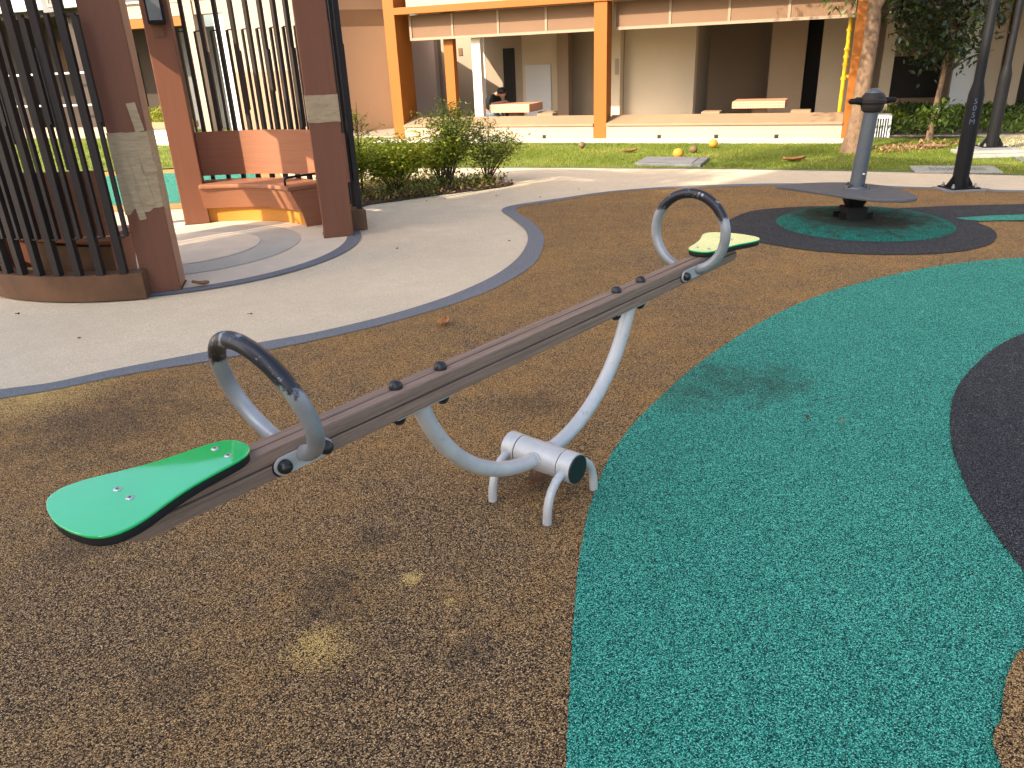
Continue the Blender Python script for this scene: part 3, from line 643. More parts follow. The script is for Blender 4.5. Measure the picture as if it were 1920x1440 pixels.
# ------------------------------------------------ left block seen through the pavilion slats
LB = thing('neighbouring_block', 'white and orange block with a dark open ground floor, seen between the pavilion slats', 'building', (-4.7, 18.6, 0), BA)
def lpart(name, mat, *boxes, parent=None):
    m = MB()
    for b in boxes: m.box(*b)
    return m.build(name, mat, parent or LB)
lpart('wall', M['white'], (-1.65, 0.45, 0, .3, 1.45, 3.0))
lpart('dado', M['tanwall'], (-1.65, 0.45, -.01, .3, 0, 1.447))
lpart('wall', M['pinkwall'], (-2.5, -1.66, .7, .9, 0, 2.7))
lpart('pillar', M['coolwhite'], (-1.95, -1.66, .0, .3, 0, 2.7))
lpart('pillar', M['white'], (-2.85, -2.52, 0, .35, 0, 3.6))
lpart('recess_wall', M['slab'], (-5.3, -2.86, 2.4, 2.6, 0, 2.6))
lpart('beam', M['orange'], (-5.3, -2.86, .02, .3, 2.52, 2.72))
lpart('upper_wall', M['white'], (-5.3, 0.45, .03, .35, 2.73 + .28, 7.5))
lpart('upper_wall', M['white'], (-5.3, -1.66, .04, .35, 2.73, 3.0))
lpart('pillar', M['greige'], (-5.7, -5.31, 0, .4, 0, 7.5))
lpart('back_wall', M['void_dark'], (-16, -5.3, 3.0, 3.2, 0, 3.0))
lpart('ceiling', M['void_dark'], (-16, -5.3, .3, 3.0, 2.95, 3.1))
lpart('upper_wall', M['coolwhite'], (-16, -5.71, .05, .35, 3.1, 7.5))
lpart('ledge', M['white'], (-16, -5.71, -.1, .2, 0, .26))
for z in (.80, 1.58): lpart('rail', M['coolwhite'], (-16, -5.71, .05, .09, z, z + .045))
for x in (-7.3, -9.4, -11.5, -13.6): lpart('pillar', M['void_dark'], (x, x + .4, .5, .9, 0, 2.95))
for x, wd in ((-8.3, .7), (-10.4, .8), (-12.2, .6)): lpart('doorway', M['darkdoor'], (x, x + wd, 2.95, 2.995, 0, 2.1))
for x in (-7.0, -9.2, -10.9): lpart('panel', M['plinth'], (x, x + .8, 2.9, 2.99, 1.62, 2.5))
for x in (-1.3, -.5):
    fr = lpart('window', M['coolwhite'], (x, x + .66, -.03, .029, 3.15, 3.9))
    lpart('pane', M['glass'], (x + .05, x + .31, -.045, -.031, 3.2, 3.85), (x + .35, x + .61, -.045, -.031, 3.2, 3.85), parent=fr)
fr = lpart('window', M['coolwhite'], (-5.0, -3.2, -.03, .029, 3.05, 4.2)); lpart('pane', M['glass'], (-4.95, -3.25, -.045, -.031, 3.1, 4.15), parent=fr)
sp = lpart('sign_panel', M['slab'], (-7.25, -6.6, -.02, .04, 3.02, 3.62))
fc = bpy.data.curves.new('sign_letter', 'FONT'); fc.body = 'B'; fc.size = 0.62; fc.extrude = 0.008; fc.align_x = 'CENTER'; fc.align_y = 'CENTER'
def text_mesh(cu, name):
    tmp = bpy.data.objects.new(name + '_curve', cu); C.objects.link(tmp)
    me = bpy.data.meshes.new_from_object(tmp.evaluated_get(bpy.context.evaluated_depsgraph_get()))
    bpy.data.objects.remove(tmp); me.materials.clear(); me.name = name
    return me
lm_ = text_mesh(fc, 'sign_letter'); lm_.materials.append(M['white'])
fo = bpy.data.objects.new('sign_letter', lm_); C.objects.link(fo); fo.parent = sp; fo.location = (-6.92, -.03, 3.32); fo.rotation_euler = (R(90), 0, 0)
# planter with bush seen in the pavilion gap
pl = thing('planter', 'pale box planter with a bright bush, seen through the pavilion opening', 'planter', (gp(302, 273).x, gp(302, 273).y, 0), BA)
MB().box(-.9, .7, 0, .45, 0, .36).build('box', M['coolwhite'], pl, 0.01)
MB().box(-.95, .75, -.04, .5, .362, .5).build('rim', M['ledge'], pl, 0.01)
Pp = np.stack([rng.uniform(-.9, .7, 900), rng.uniform(.02, .45, 900), rng.uniform(.48, .78, 900)], 1)
leaf_mesh('foliage', Pp, .09, M['leaf_lime'], pl)

# ================================================================== pavilion
PV = thing('pavilion', 'round russet pavilion with dark slat screens and curved benches', 'pavilion', (0, 0, 0))
PVC = (-3.0, 7.12); RC = 1.40
def pol(r, a, z=0.0): return Vector((PVC[0] + r * math.cos(R(a)), PVC[1] + r * math.sin(R(a)), z))
def colxf(a):
    Rm = Matrix.Rotation(R(a), 3, 'Z'); c0 = pol(RC, a)
    return lambda p: Rm @ p + c0                      # local x radial, y tangential
cols = {}
for a in (-76, 15, 106, 196):
    cols[a] = MB().box(-.14, .14, -.128, .128, 0.0, 2.645, colxf(a)).build('column', M['pav_col'], PV, 0.008)
    MB().box(-.147, .147, -.135, .135, 0.0, .014, colxf(a)).build('column_foot', M['plinth'], cols[a])
# worn tape wraps
def wrap(a, z0, z1, jag, name='tape_wrap'):
    m = MB(); ring = []
    path = [(-.1445, -.1325), (.1445, -.1325), (.1445, .1325), (-.1445, .1325)]
    pts = []
    for i in range(4):
        p, q = path[i], path[(i + 1) % 4]
        for k in range(8): pts.append((p[0] + (q[0] - p[0]) * k / 8, p[1] + (q[1] - p[1]) * k / 8))
    n = len(pts); f = colxf(a)
    st_p = [random.choice((0, .25, 1)) * random.uniform(.6, 1) * jag for _ in range(n)]; lo = [z0 + st_p[i // 2] for i in range(n)]; hi = [z1 - random.uniform(0, .12) * jag for _ in range(n)]
    vs = [f(Vector((p[0], p[1], lo[i]))) for i, p in enumerate(pts)] + [f(Vector((p[0], p[1], hi[i]))) for i, p in enumerate(pts)]
    m.add(vs, [(i, (i + 1) % n, n + (i + 1) % n, n + i) for i in range(n)])
    return m.build(name, M['wrap'], cols[a])
wrap(-76, .60, 1.17, .05); wrap(15, 1.06, 1.30, .02)
m = MB(); f = colxf(-76)                                # loose strips of tape on the front-left column
for (x, y, z0, z1, wd) in ((.1465, .05, .66, 1.02, .035), (.1465, -.02, .56, .80, .025), (.1465, .09, 1.17, 1.36, .03), (.1465, .10, .88, .95, .05)):
    m.box(x - .002, x + .004, y - wd, y + wd, z0, z1, lambda p: f(Matrix.Rotation(0.12, 3, 'X') @ (p - Vector((x, y, z0))) + Vector((x, y, z0))))
m.build('tape_strip', M['wrap'], cols[-76])
MB().box(-.13, .12, .1285, .1312, .03, 2.6, colxf(-76)).build('side_strip', M['side_strip'], cols[-76])
# ring beam
MB().arcwall(PVC, 1.22, 1.60, 0, 360, 2.65, 2.86, 73).build('ring_beam', M['pav_col'], PV)
# slat screens
def screen(a0, a1, n):
    m = MB()
    for i in range(n):
        a = a0 + (a1 - a0) * (i + .5) / n; da = R(a); Rm = Matrix.Rotation(da, 3, 'Z'); c0 = pol(1.66, a)
        xf = lambda p: Rm @ p + c0
        wd, sd2 = (.019, .009) if a0 < 90 else (.025, .013)
        m.box(-.025, .025, -wd, wd, .20, 2.22, xf)                               # full-height bar
        if i % 2 == 0: m.box(-.026, .03, -wd - .011, -wd - .0002, 0.95 + .18 * (i % 3), 1.72, xf)
        y0 = .078
        m.box(-.017, .017, y0 - sd2, y0 + sd2, .47, 1.92, xf)               # short bar
        if i % 2 and a0 > 90: m.box(-.018, .018, y0 + .0135, y0 + .028, 1.25, 1.90, xf)
        m.box(-.012, .012, wd, y0 - sd2 - .0003, .462, .474, xf); m.box(-.012, .012, wd, y0 - sd2 - .0003, 1.915, 1.927, xf)
    return m.build('slat_screen', M['slat'], PV)
for a0, a1 in ((19.5, 101.5), (200.5, 279.5)):
    screen(a0, a1, 14)
    MB().arcwall(PVC, 1.54, 1.70, a0 - 1.5, a1 + 1.5, 0.012, .20).build('plinth', M['plinth'], PV)
# benches
BC = (-3.03, 7.22)
for a0, a1 in ((36, 101), (205, 272)):
    bn = MB().arcwall(BC, 1.05, 1.50, a0, a1, .385, .425, 40).build('bench', M['pav_bench'], PV, 0.006)
    m = MB(); an = np.linspace(R(a0 + .5), R(a1 - .5), 40); vs = []
    for a in an:
        for r, z in ((1.075, .384), (1.16, .165), (1.20, .165), (1.12, .384)):
            vs.append((BC[0] + r * math.cos(a), BC[1] + r * math.sin(a), z))
    fs = [(4 * i + k, 4 * i + (k + 1) % 4, 4 * i + 4 + (k + 1) % 4, 4 * i + 4 + k) for i in range(39) for k in range(4)]
    m.add(vs, fs, False); m.add(vs, [(3, 2, 1, 0), (156, 157, 158, 159)])
    m.build('apron', M['pav_bench'], bn)
    MB().arcwall(BC, 1.215, 1.27, a0 + 1, a1 - 1, .008, .30, 40).build('base', M['ochre' if a0 < 90 else 'plinth'], bn)
    for aa in (a0 + .4, a1 - .4):
        c0 = Vector((BC[0], BC[1], 0)); Rm = Matrix.Rotation(R(aa), 3, 'Z')
        m = MB(); q = [(1.09, .383), (1.47, .383), (1.47, .008), (1.20, .008), (1.165, .17)]
        vs = [Rm @ Vector((x, y, z)) + c0 for y in (-.012, .012) for x, z in q]
        m.add(vs, [(0, 1, 2, 3, 4), (9, 8, 7, 6, 5)] + [(i, 5 + i, 5 + (i + 1) % 5, (i + 1) % 5) for i in range(5)])
        m.build('end_panel', M['pav_bench'], bn)
    MB().arcwall(PVC, 1.575, 1.60, a0 - 14, a1 + 3, .47, .93, 40).build('backrest', M['pav_bench'], bn)
a = 44; c0 = Vector((BC[0], BC[1], 0)); Rm = Matrix.Rotation(R(a), 3, 'Z')
arm = [Rm @ Vector((x, 0, z)) + c0 for x, z in ((1.10, .425), (1.10, .475), (1.108, .492), (1.125, .50), (1.46, .50), (1.478, .492), (1.485, .475), (1.485, .425))]
MB().tube(arm, .012, 10).build('armrest', M['dark_metal'], PV)
f = colxf(106)                                            # wall lamp on the far column
lm = MB().box(-.225, -.142, -.085, .075, 1.98, 2.22, f).build('wall_lamp', M['dark_metal'], PV, 0.006)
MB().box(-.232, -.226, -.065, .055, 2.01, 2.19, f).build('lamp_glass', M['lamp_glass'], lm)
MB().box(-.150, -.142, -.05, .05, 1.86, 1.97, f).build('lamp_bracket', M['plinth'], lm)

# ================================================================== seesaw (local x along the board, y away from the camera)
SS = thing('seesaw', 'timber seesaw with green seats and grey hoop handles on a low pivot', 'seesaw', (0.103, 2.493, 0.006), R(49))
TL = lambda p: Matrix.Rotation(0.005, 3, 'Y') @ (p - Vector((0, 0, .177))) + Vector((0, 0, .170))
for y0, y1 in ((-.0375, -.0022), (.0022, .0375)):
    for z0, z1 in ((.652, .690), (.610, .6475)):
        dl = random.uniform(-.004, .004)
        pr = [(-1.475 + dl, z1), (1.50 + dl, z1), (1.50 + dl, z0 + .012), (1.47, z0), (-1.435, z0), (-1.475 + dl, z0 + .018)]
        m = MB(); vs = [TL(Vector((x, y, z))) for y in (y0, y1) for x, z in pr]; n = len(pr)
        m.add(vs, [tuple(range(n)), tuple(range(2 * n - 1, n - 1, -1))] + [((i + 1) % n, i, n + i, n + (i + 1) % n) for i in range(n)])
        m.build('plank', M['beam_wood'], SS, 0.005, 2)
for x in (-.667, -.487, .487, .667):
    MB().dome(.0205, .024, lambda p: TL(p + Vector((x, 0, .690)))).build('bolt_cap', M['black_plastic'], SS)
    MB().dome(.0225, .036, lambda p: TL(Vector((x + p.x, -p.y, .610 - p.z)))).build('bolt_cap', M['black_plastic'], SS)
# U-shaped carrier
zc, Ra = .79, .61
pts = [TL(Vector((Ra * math.sin(t), 0, zc - Ra * math.cos(t)))) for t in np.linspace(-1.272, 1.272, 61)]
MB().tube(pts, .0275, 22).build('support_arch', M['galv'], SS)
for sx_ in (-1, 1):
    MB().box(sx_ * .577 - .12, sx_ * .577 + .12, -.03, .03, .6035, .6095, TL).build('mounting_plate', M['galv'], SS, 0.002)
for sx_ in (-1, 1):
    t0 = sx_ * .092; cw = Vector((Ra * math.sin(t0), 0, zc - Ra * math.cos(t0))); tg = Vector((math.cos(t0), 0, math.sin(t0))); n1 = Vector((0, 1, 0)); n2 = tg.cross(n1)
    MB().tube([TL(cw + .029 * (math.cos(a) * n1 + math.sin(a) * n2)) for a in np.linspace(0, 2 * math.pi, 25)], [.0035 + .0012 * math.sin(7 * k) for k in range(25)], 6, False).build('weld_bead', M['galv'], SS)
# pivot
xfY = lambda p: Vector((p.x, p.z, p.y + .165))           # lathe axis along local y
pv = MB().lathe([(.0565, -.098), (.0565, .098)], 40, xf=xfY).build('pivot_tube', M['galv'], SS)
for s_ in (-1, 1):
    z0, z1 = sorted((s_ * .1025, s_ * .158))
    MB().lathe([(.0575, z0), (.0575, z1)], 40, xf=xfY).build('collar', M['galv'], SS)
    z0, z1 = sorted((s_ * .158, s_ * .163))
    MB().lathe([(.052, z0), (.055, z0 + .0015), (.055, z1 - .0015), (.052, z1)], 40, xf=xfY).build('end_cap', M['black_plastic'], SS)
    MB().lathe([(.053, min(s_ * .0981, s_ * .1024)), (.053, max(s_ * .0981, s_ * .1024))], 32, xf=xfY).build('seal_ring', M['black_plastic'], SS)
    for sx_ in (-1, 1):
        ctl = [(.030, .165), (.062, .160), (.090, .146), (.115, .122), (.132, .092), (.142, .058), (.146, .025), (.147, -.004)]
        MB().tube([(sx_ * x, s_ * .130, z) for x, z in ctl], .0165, 16).build('leg', M['galv'], SS)
# hoop handles with clamp plates
def hoop(s0, z0, Rr, tau, pc, pz):
    h = bpy.data.objects.new('hoop_handle', None)
    up = Vector((math.sin(tau), 0, math.cos(tau))); bs = Vector((s0, 0, z0))
    a0 = math.asin(.050 / Rr)
    T = np.linspace(-math.pi / 2 + a0, math.pi * 1.5 - a0, 90)
    pts = [bs + Rr * (math.cos(t) * Vector((0, -1, 0)) + math.sin(t) * up) for t in T]
    ho = MB().tube(pts, .0215, 20).build('hoop_handle', M['grip'], SS)
    for sy in (-1, 1):
        st_ = [(pc + sg_ * (.062 + .0245 * math.cos(t)), pz + .0245 * math.sin(t) * sg_) for sg_ in (1, -1) for t in np.linspace(-math.pi / 2, math.pi / 2, 10)]
        cp = MB().prism(st_, sy * .0435 - .0035, sy * .0435 + .0035, lambda p: Vector((p.x, p.z, p.y))).build('clamp_plate', M['galv'], ho)
        pd_ = [(pc + sg_ * (.064 + .026 * math.cos(t)), pz - .003 + .026 * math.sin(t) * sg_) for sg_ in (1, -1) for t in np.linspace(-math.pi / 2, math.pi / 2, 10)]
        MB().prism(pd_, sy * .0387 - .0011, sy * .0387 + .0011, lambda p: Vector((p.x, p.z, p.y))).build('rubber_pad', M['black_rubber'], ho)
        for dx in (-.062, .062):
            MB().dome(.019, .024, lambda p: Vector((pc + dx + p.x, sy * (.047 + p.z), pz + p.y * (1 if sy < 0 else -1)))).build('bolt_cap', M['black_plastic'], cp)
    return ho
hoop(-1.070, .806, .170, -.30, -1.020, .638)
hoop(1.075, .806, .168, 0.0, 1.03, .638)
# seats
def seat(sg):
    h = [(1.150, 0), (1.153, .025), (1.165, .046), (1.19, .062), (1.23, .071), (1.28, .078), (1.34, .090), (1.40, .110), (1.45, .130), (1.49, .139), (1.525, .135), (1.552, .112), (1.568, .07), (1.575, .03)]
    o = smooth([(sg * x, y) for x, y in h] + [(sg * 1.577, 0)] + [(sg * x, -y) for x, y in h[::-1][:-1]], True, 4)
    st = MB().prism(o, .7115, .7185, TL, True).build('seat', M['green'], SS, 0.002)
    o2 = [(p[0] - sg * .003 + (sg * .006 if abs(p[0]) < 1.3 else 0), p[1] * .985) for p in o]
    MB().prism(o2, .6905, .711, TL, True).build('bumper', M['black_rubber'], st, 0.004)
    for x in (1.21, 1.44):
        for y in (-.029, .029):
            sw = MB().lathe([(.0085, .7186), (.0085, .7205), (.006, .7213)], 14, (sg * x, y, 0), TL).build('screw', M['steel'], st)
            MB().lathe([(.003, .7214), (.0025, .7219)], 8, (sg * x, y, 0), TL).build('screw_recess', M['black_plastic'], sw)
seat(-1); seat(1)

# ================================================================== standing spinner
SPN = thing('standing_spinner', 'grey standing spinner with a rounded deck and mushroom grip post', 'spinner', (3.262, 7.103, 0.04))
dk = [(2.655, 7.431), (2.80, 7.49), (2.992, 7.506), (3.238, 7.471), (3.40, 7.38), (3.506, 7.263), (3.575, 7.10), (3.593, 6.925), (3.59, 6.72), (3.555, 6.56), (3.49, 6.485), (3.40, 6.465), (3.28, 6.50), (3.18, 6.549), (3.05, 6.72), (2.95, 6.887), (2.85, 7.06), (2.76, 7.22), (2.66, 7.36), (2.63, 7.40)]
dk = smooth([(x - 3.262, y - 7.103) for x, y in dk], True, 4)
MB().prism(dk, .238, .268, None, True).build('deck', M['disc'], SPN, 0.008)
pp = [(0.0, 0, .269), (.042, 0, .95)]
MB().tube(pp, [.066, .062], 28).build('post', M['galv2'], SPN)
fl = MB().lathe([(.105, .2685), (.105, .283), (.08, .290)], 28).build('flange', M['galv2'], SPN)
for k in range(4):
    c = (.092 * math.cos(k * math.pi / 2 + .5), .092 * math.sin(k * math.pi / 2 + .5), .284)
    MB().dome(.018, .03, lambda p: p + Vector(c)).build('bolt_cap', M['black_plastic'], fl)
MB().dome(.014, .012, lambda p: Matrix.Rotation(R(90), 3, 'X') @ p + Vector((.02, -.069, .40))).build('bolt_cap', M['steel'], SPN)
hd = MB().lathe([(.066, .93), (.084, .942), (.095, .970), (.098, 1.000), (.112, 1.010), (.113, 1.032), (.101, 1.040), (.094, 1.066), (.074, 1.092)], 44, (.042, 0, 0), smooth=False).build('grip_head', M['slat'], SPN)
MB().lathe([(.066, 1.0925), (.062, 1.104), (.045, 1.118), (.02, 1.127), (.004, 1.129)], 32, (.042, 0, 0)).build('grip_cap', M['galv2'], hd)
for d in (0.06, math.pi - .02, 1.9):
    MB().tube([(.042 + .085 * math.cos(d), .085 * math.sin(d), 1.018), (.042 + .15 * math.cos(d), .15 * math.sin(d), 1.024), (.042 + .20 * math.cos(d), .20 * math.sin(d), 1.026), (.042 + .214 * math.cos(d), .214 * math.sin(d), 1.026)], [.032, .026, .023, .009], 12).build('grip_handle', M['dark_metal'], hd)
m = MB(); q0, q1 = .062, .115
m.add([(-q0, -q0, .105), (q0, -q0, .105), (q0, q0, .105), (-q0, q0, .105), (-q1, -q1, .237), (q1, -q1, .237), (q1, q1, .237), (-q1, q1, .237)], [(3, 2, 1, 0), (4, 5, 6, 7), (0, 1, 5, 4), (1, 2, 6, 5), (2, 3, 7, 6), (3, 0, 4, 7)])
m.build('bearing_housing', M['black_plastic'], SPN, 0.01)
b = MB().box(-.095, .095, -.095, .095, -.03, .104).build('base_block', M['black_rubber'], SPN, 0.008)
for sx_, sy_ in ((-1, -1), (1, -1), (1, 1), (-1, 1)):
    m = MB().box(sx_ * .125 - .03, sx_ * .125 + .03, sy_ * .07 - .012, sy_ * .07 + .012, -.03, .05); m.build('gusset', M['dark_metal'], b)

# ================================================================== lamp posts
def lamp_post(base, rz, zj, label, stencil=False):
    t = thing('lamp_post', label, 'lamp post', base, rz, 'black lamp posts by the lawn')
    MB().box(-.21, .21, -.16, .16, 0.0, .022).build('base_plate', M['slab'], t, 0.004)
    MB().box(-.16, .16, -.14, .14, .0225, .036).build('flange', M['dark_metal'], t, 0.003)
    MB().lathe([(.080, .036), (.078, zj - .09), (.076, zj - .01), (.052, zj + .10), (.047, zj + .12), (.044, 3.2), (.04, 4.6)], 28).build('pole', M['dark_metal'], t)
    for k in range(4):
        m = MB(); Rm = Matrix.Rotation(k * math.pi / 2, 3, 'Z')
        vs = [Rm @ Vector(p) for y in (-.006, .006) for p in ((.075, y, .037), (.15, y, .037), (.15, y, .055), (.075, y, .17))]
        m.add(vs, [(3, 2, 1, 0), (4, 5, 6, 7), (0, 1, 5, 4), (1, 2, 6, 5), (2, 3, 7, 6), (3, 0, 4, 7)])
        m.build('gusset', M['dark_metal'], t)
    for sx_ in (-1, 1):
        for sy_ in (-1, 1):
            MB().lathe([(.018, .036), (.018, .060), (.010, .061), (.010, .078)], 8, (sx_ * .125, sy_ * .095, 0), smooth=False).build('bolt', M['steel'], t)
    hd = MB().box(-.06, .06, -.6, .06, 4.58, 4.66).build('lamp_head', M['dark_metal'], t, 0.01)
    if stencil:
        for k, ch in enumerate('505M'):
            cu = bpy.data.curves.new('stencil_letter', 'FONT'); cu.body = ch; cu.size = .075; cu.extrude = .0008; cu.align_x = 'CENTER'; cu.align_y = 'CENTER'
            lm2 = text_mesh(cu, 'stencil_letter'); lm2.materials.append(M['stencil']); ob = bpy.data.objects.new('stencil_letter', lm2); C.objects.link(ob); ob.parent = t
            aa = R(-118); ob.location = (.0795 * math.cos(aa), .0795 * math.sin(aa), zj - .08 - .068 * k); ob.rotation_euler = (R(90), 0, aa + R(90))
    return t
p1, p2 = gp(1808, 360), gp(1863, 291)
lamp_post((p1.x, p1.y + .12, 0.006), R(3), 1.0, 'black lamp post bolted to the tan rubber, nearer of the two', True)
lamp_post((p2.x, p2.y + .1, 0.085), R(-8), 0.98, 'black lamp post standing on a concrete footing in the lawn')
ft = thing('concrete_footing', 'stepped grey concrete footing under the farther lamp post', 'footing', (p2.x, p2.y, 0), R(-8))
MB().box(-.42, .5, -.30, .42, 0, .05).build('lower_step', M['footing'], ft, 0.006)
MB().box(-.36, .30, -.20, .38, .051, .084).build('upper_step', M['footing'], ft, 0.006)
# drain grating and inspection cover
dq = [gp(1715, 325), gp(1880, 326), gp(1866, 309), gp(1733, 308.5)]
dx_ = (dq[1] - dq[0]).normalized(); ang_d = math.atan2(dx_.y, dx_.x); Wd_ = (dq[1] - dq[0]).length; Dd = 0.52
dg = thing('drain_cover', 'pale concrete drain cover with a slotted grating at the lawn edge', 'drain', (dq[0].x, dq[0].y, 0.006), ang_d)
m = MB().box(0, Wd_, 0, .13, 0, .02).box(0, Wd_, .40, Dd, 0, .02).box(0, .18, .1305, .3995, 0, .02).box(Wd_ - .14, Wd_, .1305, .3995, 0, .02)
m.build('frame', M['footing'], dg, 0.002)
m = MB()
for k in range(17): x = .19 + (Wd_ - .35) * k / 16; m.box(x - .009, x + .009, .132, .398, .0, .016)
m.build('grate', M['footing'], dg); MB().box(.18, Wd_ - .14, .131, .399, -.004, .002).build('sump', M['darkdoor'], dg)
sq = [gp(1190, 311), gp(1313, 314.5), gp(1330, 300), gp(1212, 299)]
cv = MB(); 
cv.prism([tuple(p[:2]) for p in sq], 0.004, .045)
o = cv.build('inspection_cover', M['slab'], bevel=0.008); tag(o, 'grey concrete inspection cover lying in the grass', 'slab')
cen = sum((Vector(p) for p in sq), Vector()) / 4
m = MB().prism([tuple((cen + (Vector(p) - cen) * .72)[:2]) for p in sq], .0452, .055); ch = m.build('lid', M['slab'], o, 0.004)

# ================================================================== planting
def stemmy(name, label, base, stems, leafn, size, mat, cat='shrub', group=None, z0=0.2, spread=0.16, zmax=99):
    t = thing(name, label, cat, base, 0, group)
    m = MB(); L = []; Dv = []
    for (tx, ty, tz, bend) in stems:
        tip = Vector((tx, ty, tz)); mid = tip * .5 + Vector((-tx * bend, -ty * bend, tz * .12))
        pts = [Vector((tx * .05, ty * .05, 0)) * (1 - k) ** 2 + 2 * mid * k * (1 - k) + tip * k * k for k in np.linspace(0, 1, 8)]
        m.tube(pts, [.011 * (1 - .75 * k / 7) for k in range(8)], 6)
        for _ in range(5):
            k = random.uniform(.4, .95); p = pts[int(k * 7)]
            q = p + Vector((random.gauss(0, .13), random.gauss(0, .13), random.uniform(.03, .2)))
            m.tube([p, (p + q) / 2 + Vector((0, 0, .02)), q], [.004, .003, .0015], 4, False)
            for _ in range(leafn // (len(stems) * 6)):
                f = random.random(); c = p.lerp(q, .25 + .9 * f)
                L.append(c + Vector((random.gauss(0, spread * .5), random.gauss(0, spread * .5), random.gauss(0, spread * .35)))); Dv.append(Vector((random.gauss(0, 1), random.gauss(0, 1), .3)))
        for _ in range(leafn // (len(stems) * 6)):
            k = random.uniform(.45, 1.0); p = pts[int(k * 7)]
            L.append(p + Vector((random.gauss(0, spread * .35), random.gauss(0, spread * .35), random.gauss(0, spread * .3)))); Dv.append((random.gauss(0, 1), random.gauss(0, 1), .4))
    m.build('stems', M['twig'], t)
    leaf_mesh('foliage', [tuple(p) for p in L], size, mat, t, 0.36, 0.2, [tuple(d) for d in Dv])
    return t
def fan(n, sx, sy, h, bend=.15, cx=0, cy=0):
    out = []
    for k in range(n):
        a = 2 * math.pi * k / n + random.uniform(-.3, .3); r = random.uniform(.35, 1)
        out.append((cx + sx * r * math.cos(a), cy + sy * r * math.sin(a), h * random.uniform(.75, 1.0) * (1 - .22 * r), bend))
    return out
b1, b2, b3, b4 = gp(745, 366), gp(862, 352), gp(906, 347), gp(668, 374)
G_ = 'shrubs in the planting bed'
stemmy('shrub', 'low bright lime green shrub with dark forked stems, in the middle of the bed', (b1.x, b1.y, .012), fan(13, .62, .45, .72), 6400, .058, M['leaf_lime'], group=G_, spread=.15)
stemmy('shrub', 'tall loose olive shrub rising before the seated person', (b2.x - .15, b2.y + .15, .012), fan(12, .42, .42, 1.08, cx=.12), 4600, .054, M['leaf_olive'], group=G_, spread=.15)
stemmy('shrub', 'airy olive shrub at the right tip of the bed, leaning over the path', (b3.x + .05, b3.y + .1, .012), fan(12, .50, .40, .78, cx=.14), 3000, .051, M['leaf_olive'], group=G_, spread=.15)
stemmy('shrub', 'yellow green shrub pressed against the pavilion corner', (b4.x - .15, b4.y + .1, .012), fan(10, .38, .35, .66, cx=.08), 4600, .057, M['leaf_lime'], group=G_, spread=.14)
stemmy('shrub', 'lime green shrub between the forked one and the tall olive one', (b1.x + .52, b1.y + .55, .012), fan(10, .45, .35, .70), 3400, .056, M['leaf_lime'], group=G_, spread=.15)
stemmy('sapling', 'thin upright sapling poking above the left shrubs', (b4.x + .02, b4.y + .35, .012), [(.05, 0, 1.10, 0), (.02, .03, .98, 0), (.09, 0, .9, .05)], 260, .062, M['leaf_lime'], 'sapling', spread=.05)

# leaning tree
tb_ = gp(1596, 286)
tre = thing('leaning_tree', 'bare leaning trunk of a tall tree beside the right orange pillar', 'tree', (tb_.x, tb_.y, 0))
def tp(u, v): 
    r = ROT @ Vector((u - 960.0, v - 720.0, F)); k = tb_.y / r.y; return Vector((k * r.x - tb_.x, 0, HC + k * r.z))
tk = [Vector((0, 0, -.03)), Vector((.0, 0, .04)), tp(1603, 250), tp(1612, 200), tp(1620, 150), tp(1629, 100), tp(1636, 50), tp(1640, 10), Vector((.36, -.12, 2.7)), Vector((.2, -.4, 3.4)), Vector((-.2, -.8, 4.2)), Vector((-.6, -1.1, 5.2))]
MB().tube(tk, [.20, .165, .128, .112, .108, .103, .10, .098, .09, .08, .06, .03], 16).build('trunk', M['bark'], tre)
m = MB()
brs = [(9, (-2.3, -2.2, 5.0)), (8, (-1.9, -1.3, 4.4)), (8, (1.2, .4, 4.6)), (8, (-1.3, .2, 4.2)), (9, (.6, -1.6, 5.0)), (9, (-1.4, -1.4, 5.0)), (8, (-.9, .5, 2.55)), (9, (.7, .3, 4.9))]
for i, e_ in brs:
    p = tk[i]; q = Vector(e_); m.tube([p, p.lerp(q, .5) + Vector((0, 0, .2)), q], [.05, .03, .012], 8)
m.build('limbs', M['bark'], tre)
Lp = []
for _ in range(46):
    c = np.array([-.75, -.75, 4.35]) + rng.normal(size=3) * np.array([.75, .75, .62])
    Lp.append(c + rng.normal(size=(170, 3)) * np.array([.28, .28, .2]))
Lp = np.concatenate(Lp); Lp = Lp[Lp[:, 2] > 3.05]
hang = []
for _ in range(90):
    u, v = random.uniform(1535, 1612), random.uniform(-40, 22) - 12 * random.random()
    p = tp(u, v); hang.append((p.x, p.y + random.uniform(-.2, .2), p.z))
Lq = []  # extra crown clusters out of view, placed to shade the hedge
for _ in range(52):
    c = np.array([-2.1, -2.1, 4.7]) + rng.normal(size=3) * np.array([.95, .7, .62])
    Lq.append(c + rng.normal(size=(120, 3)) * np.array([.3, .3, .2]))
Lq = np.concatenate(Lq); Lp = np.concatenate([Lp, Lq[Lq[:, 2] > 3.4]])
leaf_mesh('crown', np.concatenate([Lp, np.array(hang)]), .13, M['leaf_mid'], tre, .35, .2)
